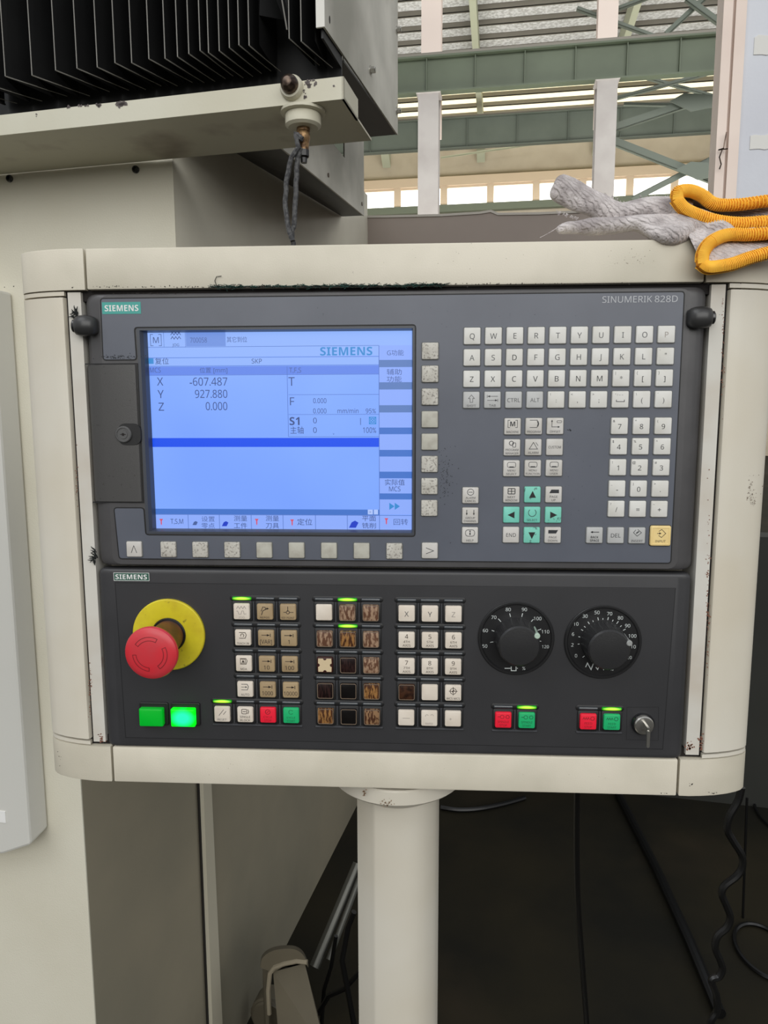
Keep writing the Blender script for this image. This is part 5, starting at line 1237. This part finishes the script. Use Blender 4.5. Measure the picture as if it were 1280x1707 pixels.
# key switch
g = G(); g.ribbon([(193.4, -111.8), (218.6, -111.2), (219.6, -139.6), (194.0, -139.4)], .35, YM - .1, closed=True); g.build('switch_frame', mat('dim_inset_line', (30, 30, 32), 0.5), mc, smooth=0, recalc=False)
kx, kz = 206.4, -125.2
g = G(); g.lathe(kx, kz, [(9.2, YM), (9.2, YM - 2), (8.6, YM - 3)], 32); ks = g.build('key_switch', black_gloss, mc); ks['label'] = 'chrome key switch with a key in it'
g = G(); g.lathe(kx, kz, [(7.8, YM - 3), (7.8, YM - 4.6), (7, YM - 5.6), (5, YM - 5.8), (1, YM - 5.8)], 32); g.build('lock_face', chrome, ks)
g = G(); g.box(kx - .9, kx + .9, YM - 16, YM - 5.8, kz - 3, kz + 3); g.pillow(kx - .2, kz - 6, 2.6, 14, 1.2, [(YM - 15, 0), (YM - 17, .1)], 3); g.build('switch_key', chrome, ks)

# ================================================================== gloves on the top rail
ZG = ZT1


def gp(u, v, y): return P.px(u, v, y=y)


def knit_body(name, sweeps, parent, vox=1.6):
    g = G()
    for path, ab, up in sweeps:
        pts = smooth_path([gp(*q_) for q_ in path], 5); n = len(pts); m_ = len(ab) - 1; rad = []
        for i in range(n):
            t = i / (n - 1) * m_; k = min(int(t), m_ - 1); f = t - k
            rad.append((ab[k][0] * (1 - f) + ab[k + 1][0] * f, ab[k][1] * (1 - f) + ab[k + 1][1] * f))
        g.sweep(pts, rad, up, 16)
    o = g.build(name, knit, parent, smooth=0)
    r = o.modifiers.new('remesh', 'REMESH'); r.mode = 'VOXEL'; r.voxel_size = vox * .001; r.use_smooth_shade = True
    s_ = o.modifiers.new('smooth', 'SMOOTH'); s_.iterations = 5; s_.factor = .6
    tx = bpy.data.textures.new('folds', 'CLOUDS'); tx.noise_scale = .022
    d = o.modifiers.new('folds', 'DISPLACE'); d.texture = tx; d.strength = .0030; d.mid_level = .5; d.texture_coords = 'GLOBAL'
    return o


def cuff(loop, back, parent, thick=4.2, hem_r=4.3):
    """open mouth of the glove: rim loop, shell running back to the hand, knitted hem"""
    L = smooth_path([gp(*q_) for q_ in loop] + [gp(*loop[0])], 5)[:-1]; n = len(L)
    Bk = smooth_path([gp(*q_) for q_ in back] + [gp(*back[0])], 5)[:-1]
    assert len(Bk) == n
    c = sum(L, Vector()) / n
    loops = []
    for t in (1, .8, .6, .4, .2, 0): loops.append([Bk[i].lerp(L[i], 1 - t) + Vector((0, 0, .8 * math.sin(i * 2.1) * math.sin(PI * t))) for i in range(n)])
    inner = []
    for t in (0, .3, .6, .9):
        inner.append([(Bk[i].lerp(L[i], 1 - t)).lerp(c.lerp(sum(Bk, Vector()) / n, t), .10) for i in range(n)])
    g = G(); g.loft(loops + inner, True, True); sh = g.build('cuff', knit, parent, smooth=60)
    g = G(); lp = []
    for i in range(n):
        t = (L[(i + 1) % n] - L[i - 1]).normalized(); a = t.cross(Vector((0, 1, 0))).normalized(); b = t.cross(a); r_ = hem_r * (1 + .06 * math.sin(i * 2.9))
        lp.append([L[i] + (a * math.cos(2 * PI * k / 12) + b * math.sin(2 * PI * k / 12)) * r_ for k in range(12)])
    g.loft(lp + [lp[0]], False, False)
    # stitches over the hem
    g.build('orange_hem', orange_m, parent, smooth=60)
    g = G()
    Ls = smooth_path(L + [L[0]], 6)
    for i in range(0, len(Ls) - 1, 3):
        t = (Ls[i + 1] - Ls[i]).normalized(); a = t.cross(Vector((0, 1, 0))).normalized(); b = t.cross(a)
        pts = [Ls[i] + t * (k / 8 * 2.2) + (a * math.cos(PI * 2 * k / 8 + .6) + b * math.sin(PI * 2 * k / 8 + .6)) * (hem_r + .3) for k in range(8)]
        g.tube([p_ + Vector((0, 0, 0)) for p_ in pts], .5, 4)
    o = g.build('hem_stitches', mat('light_orange_thread', (252, 190, 60), 0.8), parent, smooth=60); o['kind'] = 'stuff'


g1 = thing('work_glove', 'white knitted work glove on the rail with upper orange cuff', 'glove', P.w((215, 20, ZG)), 'work gloves on the housing')
knit_body('knitted_hand', [
    ([(1150, 362, 24), (1105, 358, 28), (1072, 352, 30), (1030, 358, 32), (990, 340, 30), (960, 326, 28), (930, 312, 26), (921, 308, 26)], [(12, 13), (13, 14), (11, 10), (9, 9), (8, 10.5), (7, 12), (6, 11), (3, 6)], (0, 0, 1)),
    ([(1110, 352, 40), (1075, 350, 44), (1040, 372, 34), (1010, 384, 22)], [(10, 9), (9, 8), (7, 5), (5, 3)], (0, 0, 1)),
], g1)
cuff([(1128, 334, 6), (1131, 320, 6), (1150, 318, 8), (1170, 326, 10), (1190, 340, 12), (1230, 341, 14), (1290, 334, 18), (1345, 338, 22), (1335, 368, 16), (1280, 370, 10), (1235, 373, 6), (1195, 369, 4), (1160, 358, 4), (1140, 348, 4)],
     [(1104, 356, 22), (1106, 344, 24), (1118, 338, 30), (1132, 338, 34), (1148, 342, 38), (1165, 346, 42), (1180, 350, 44), (1190, 356, 44), (1184, 372, 30), (1170, 380, 22), (1150, 382, 18), (1132, 380, 16), (1118, 374, 16), (1108, 366, 18)], g1)
g2 = thing('work_glove', 'white knitted work glove under it, orange cuff hanging over the rail front', 'glove', P.w((235, 0, ZG)), 'work gloves on the housing')
knit_body('knitted_hand', [
    ([(1160, 378, 14), (1120, 382, 12), (1090, 378, 10), (1060, 372, 12), (1020, 376, 16), (980, 378, 18), (945, 380, 20), (928, 386, 20)], [(12, 10), (12, 11), (9, 10), (8, 6), (8, 6.5), (8, 6.5), (6.5, 5.5), (3, 3)], (0, 0, 1)),
    ([(1145, 384, 6), (1118, 392, 1), (1095, 388, 3), (1072, 380, 8)], [(9, 8), (9, 8), (8, 6.5), (4, 3)], (0, 0, 1)),
    ([(1130, 372, 16), (1160, 374, 14), (1185, 392, 8), (1215, 412, 2)], [(12, 9), (11, 11), (9, 14), (6, 12)], (0, 0, 1)),
], g2)
cuff([(1170, 440, -12), (1171, 424, -12), (1180, 408, -12), (1196, 397, -11), (1216, 391, -10), (1250, 391, -10), (1300, 388, -10), (1350, 392, -10), (1345, 412, -12), (1290, 420, -14), (1250, 430, -15), (1222, 440, -15), (1197, 445, -14), (1180, 446, -13)],
     [(1142, 380, -2), (1138, 370, 4), (1142, 362, 12), (1152, 358, 20), (1170, 358, 28), (1190, 360, 34), (1215, 364, 36), (1235, 372, 34), (1240, 384, 14), (1225, 392, 2), (1205, 396, -4), (1185, 396, -5), (1165, 394, -5), (1150, 388, -4)], g2)
# loose threads
g = G()
for i in range(26):
    t = random.random(); u = 925 + 40 * t; v = 347 + 14 * t
    p = gp(u, v + 2, 22); g.tube([p, p + Vector((random.uniform(-2, 2), random.uniform(-1, 1), random.uniform(-3.2, -1)))], .22, 3)
for i in range(60):
    u = random.choice((random.uniform(975, 1060), random.uniform(1065, 1120))); v = (312 + (u - 975) * .42) if u < 1060 else 331
    p = gp(u, v, 28); g.tube([p, p + Vector((random.uniform(-1.4, 1.4), 0, random.uniform(1.0, 2.8)))], .2, 3)
g.tube([gp(*q_) for q_ in ((935, 375, 18), (922, 384, 18), (908, 392, 16), (900, 396, 10))], .3, 4)
o = g.build('loose_threads', knit, g1, smooth=0); o['kind'] = 'stuff'

# ================================================================== dirt, chips and specks that belong to the surfaces


def specks(parent, m_, name, spots, fr=P, seed=3):
    """spots = (u, v, y, ru, rv, count, size mm): small flat flecks on a surface"""
    random.seed(seed); g = G()
    for u, v, y, ru, rv, n, sz in spots:
        for i in range(n):
            p = fr.px(u + random.gauss(0, .5) * ru, v + random.gauss(0, .5) * rv, y=y)
            r = sz * random.uniform(.4, 1.2); k = random.randint(5, 8); a0 = random.random() * 6
            g.poly([(p.x + r * random.uniform(.5, 1.3) * math.cos(a0 + 2 * PI * j / k), p.z + r * random.uniform(.5, 1.2) * math.sin(a0 + 2 * PI * j / k)) for j in range(k)], y)
    o = g.build(name, m_, parent, fr=fr, smooth=0, recalc=False); o['kind'] = 'stuff'


dirt = mat('grey_brown_dirt', (128, 116, 102), 0.8); dark_dirt = mat('dark_dirt', (52, 46, 42), 0.8); rust = mat('rusty_brown_stain', (128, 86, 68), 0.8)
specks(hs, dirt, 'dirt_specks', [(1246, 815, 6.2, 18, 22, 60, .5), (1256, 835, 7.4, 10, 14, 30, .4), (800, 425, -.12, 300, 20, 22, .25), (600, 1285, -.12, 380, 14, 26, .25), (1060, 430, -.12, 26, 14, 22, .3)])
specks(hs, dark_dirt, 'dark_specks', [(1238, 650, 5.2, 4, 4, 5, .4), (1152, 1308, -.1, 5, 4, 4, .7), (1108, 1322, -.12, 7, 1.5, 6, .5), (1190, 1322, 1.0, 20, 1.5, 8, .5), (100, 1260, 6.5, 6, 20, 6, .4), (365, 478, -.15, 300, 1.5, 120, .5), (880, 473, -.15, 260, 1.2, 90, .45), (260, 489, -.15, 60, 1.0, 50, .4)])
specks(hs, rust, 'rust_stains', [(1150, 1243, 2.0, 9, 7, 26, .9), (1168, 1238, 2.0, 4, 14, 24, .8), (168, 1232, 2.0, 7, 9, 20, .9), (128, 800, 2.0, 2.5, 60, 26, .5), (1205, 560, 2.0, 2.5, 120, 60, .5), (1180, 1000, 2.0, 3, 150, 90, .6), (150, 1150, 2.0, 2.5, 60, 40, .6)])
specks(pp, mat('film_scuffs', (44, 46, 52), 0.7), 'film_scuffs', [(742, 790, -.45, 16, 44, 110, .45), (948, 716, -.45, 3, 4, 5, .6), (950, 800, -.45, 60, 120, 60, .3), (760, 520, -.45, 380, 24, 40, .25), (196, 595, -.45, 34, 4, 70, .5), (1140, 545, -.1, 10, 40, 20, .2)])
specks(mc, mat('panel_dust', (92, 92, 94), 0.8), 'dust_specks', [(640, 1110, -.45, 500, 130, 60, .22), (1045, 1065, -.45, 20, 20, 20, .2)])
specks(ped, mat('brown_speckle_dirt', (140, 118, 96), 0.8), 'dirt_specks', [(646, 1338, 1.5, 14, 7, 34, .6), (606, 1322, 3, 4, 5, 10, .9)])
specks(br, mat('bare_metal_chips', (96, 88, 86), 0.7), 'paint_chips', [(203, 172, 949.6, 9, 4, 16, 3.2), (165, 175, 949.6, 10, 2, 10, 2.4), (140, 176, 949.6, 14, 1.2, 8, 1.8), (113, 178, 949.6, 4, 2, 4, 2), (512, 140, 949.6, 10, 6, 18, 2.4), (508, 158, 949.6, 5, 9, 10, 2), (556, 143, 949.6, 1, 1, 1, 2), (60, 193, 949.6, 3, 6, 3, 1.5)], fr=M)
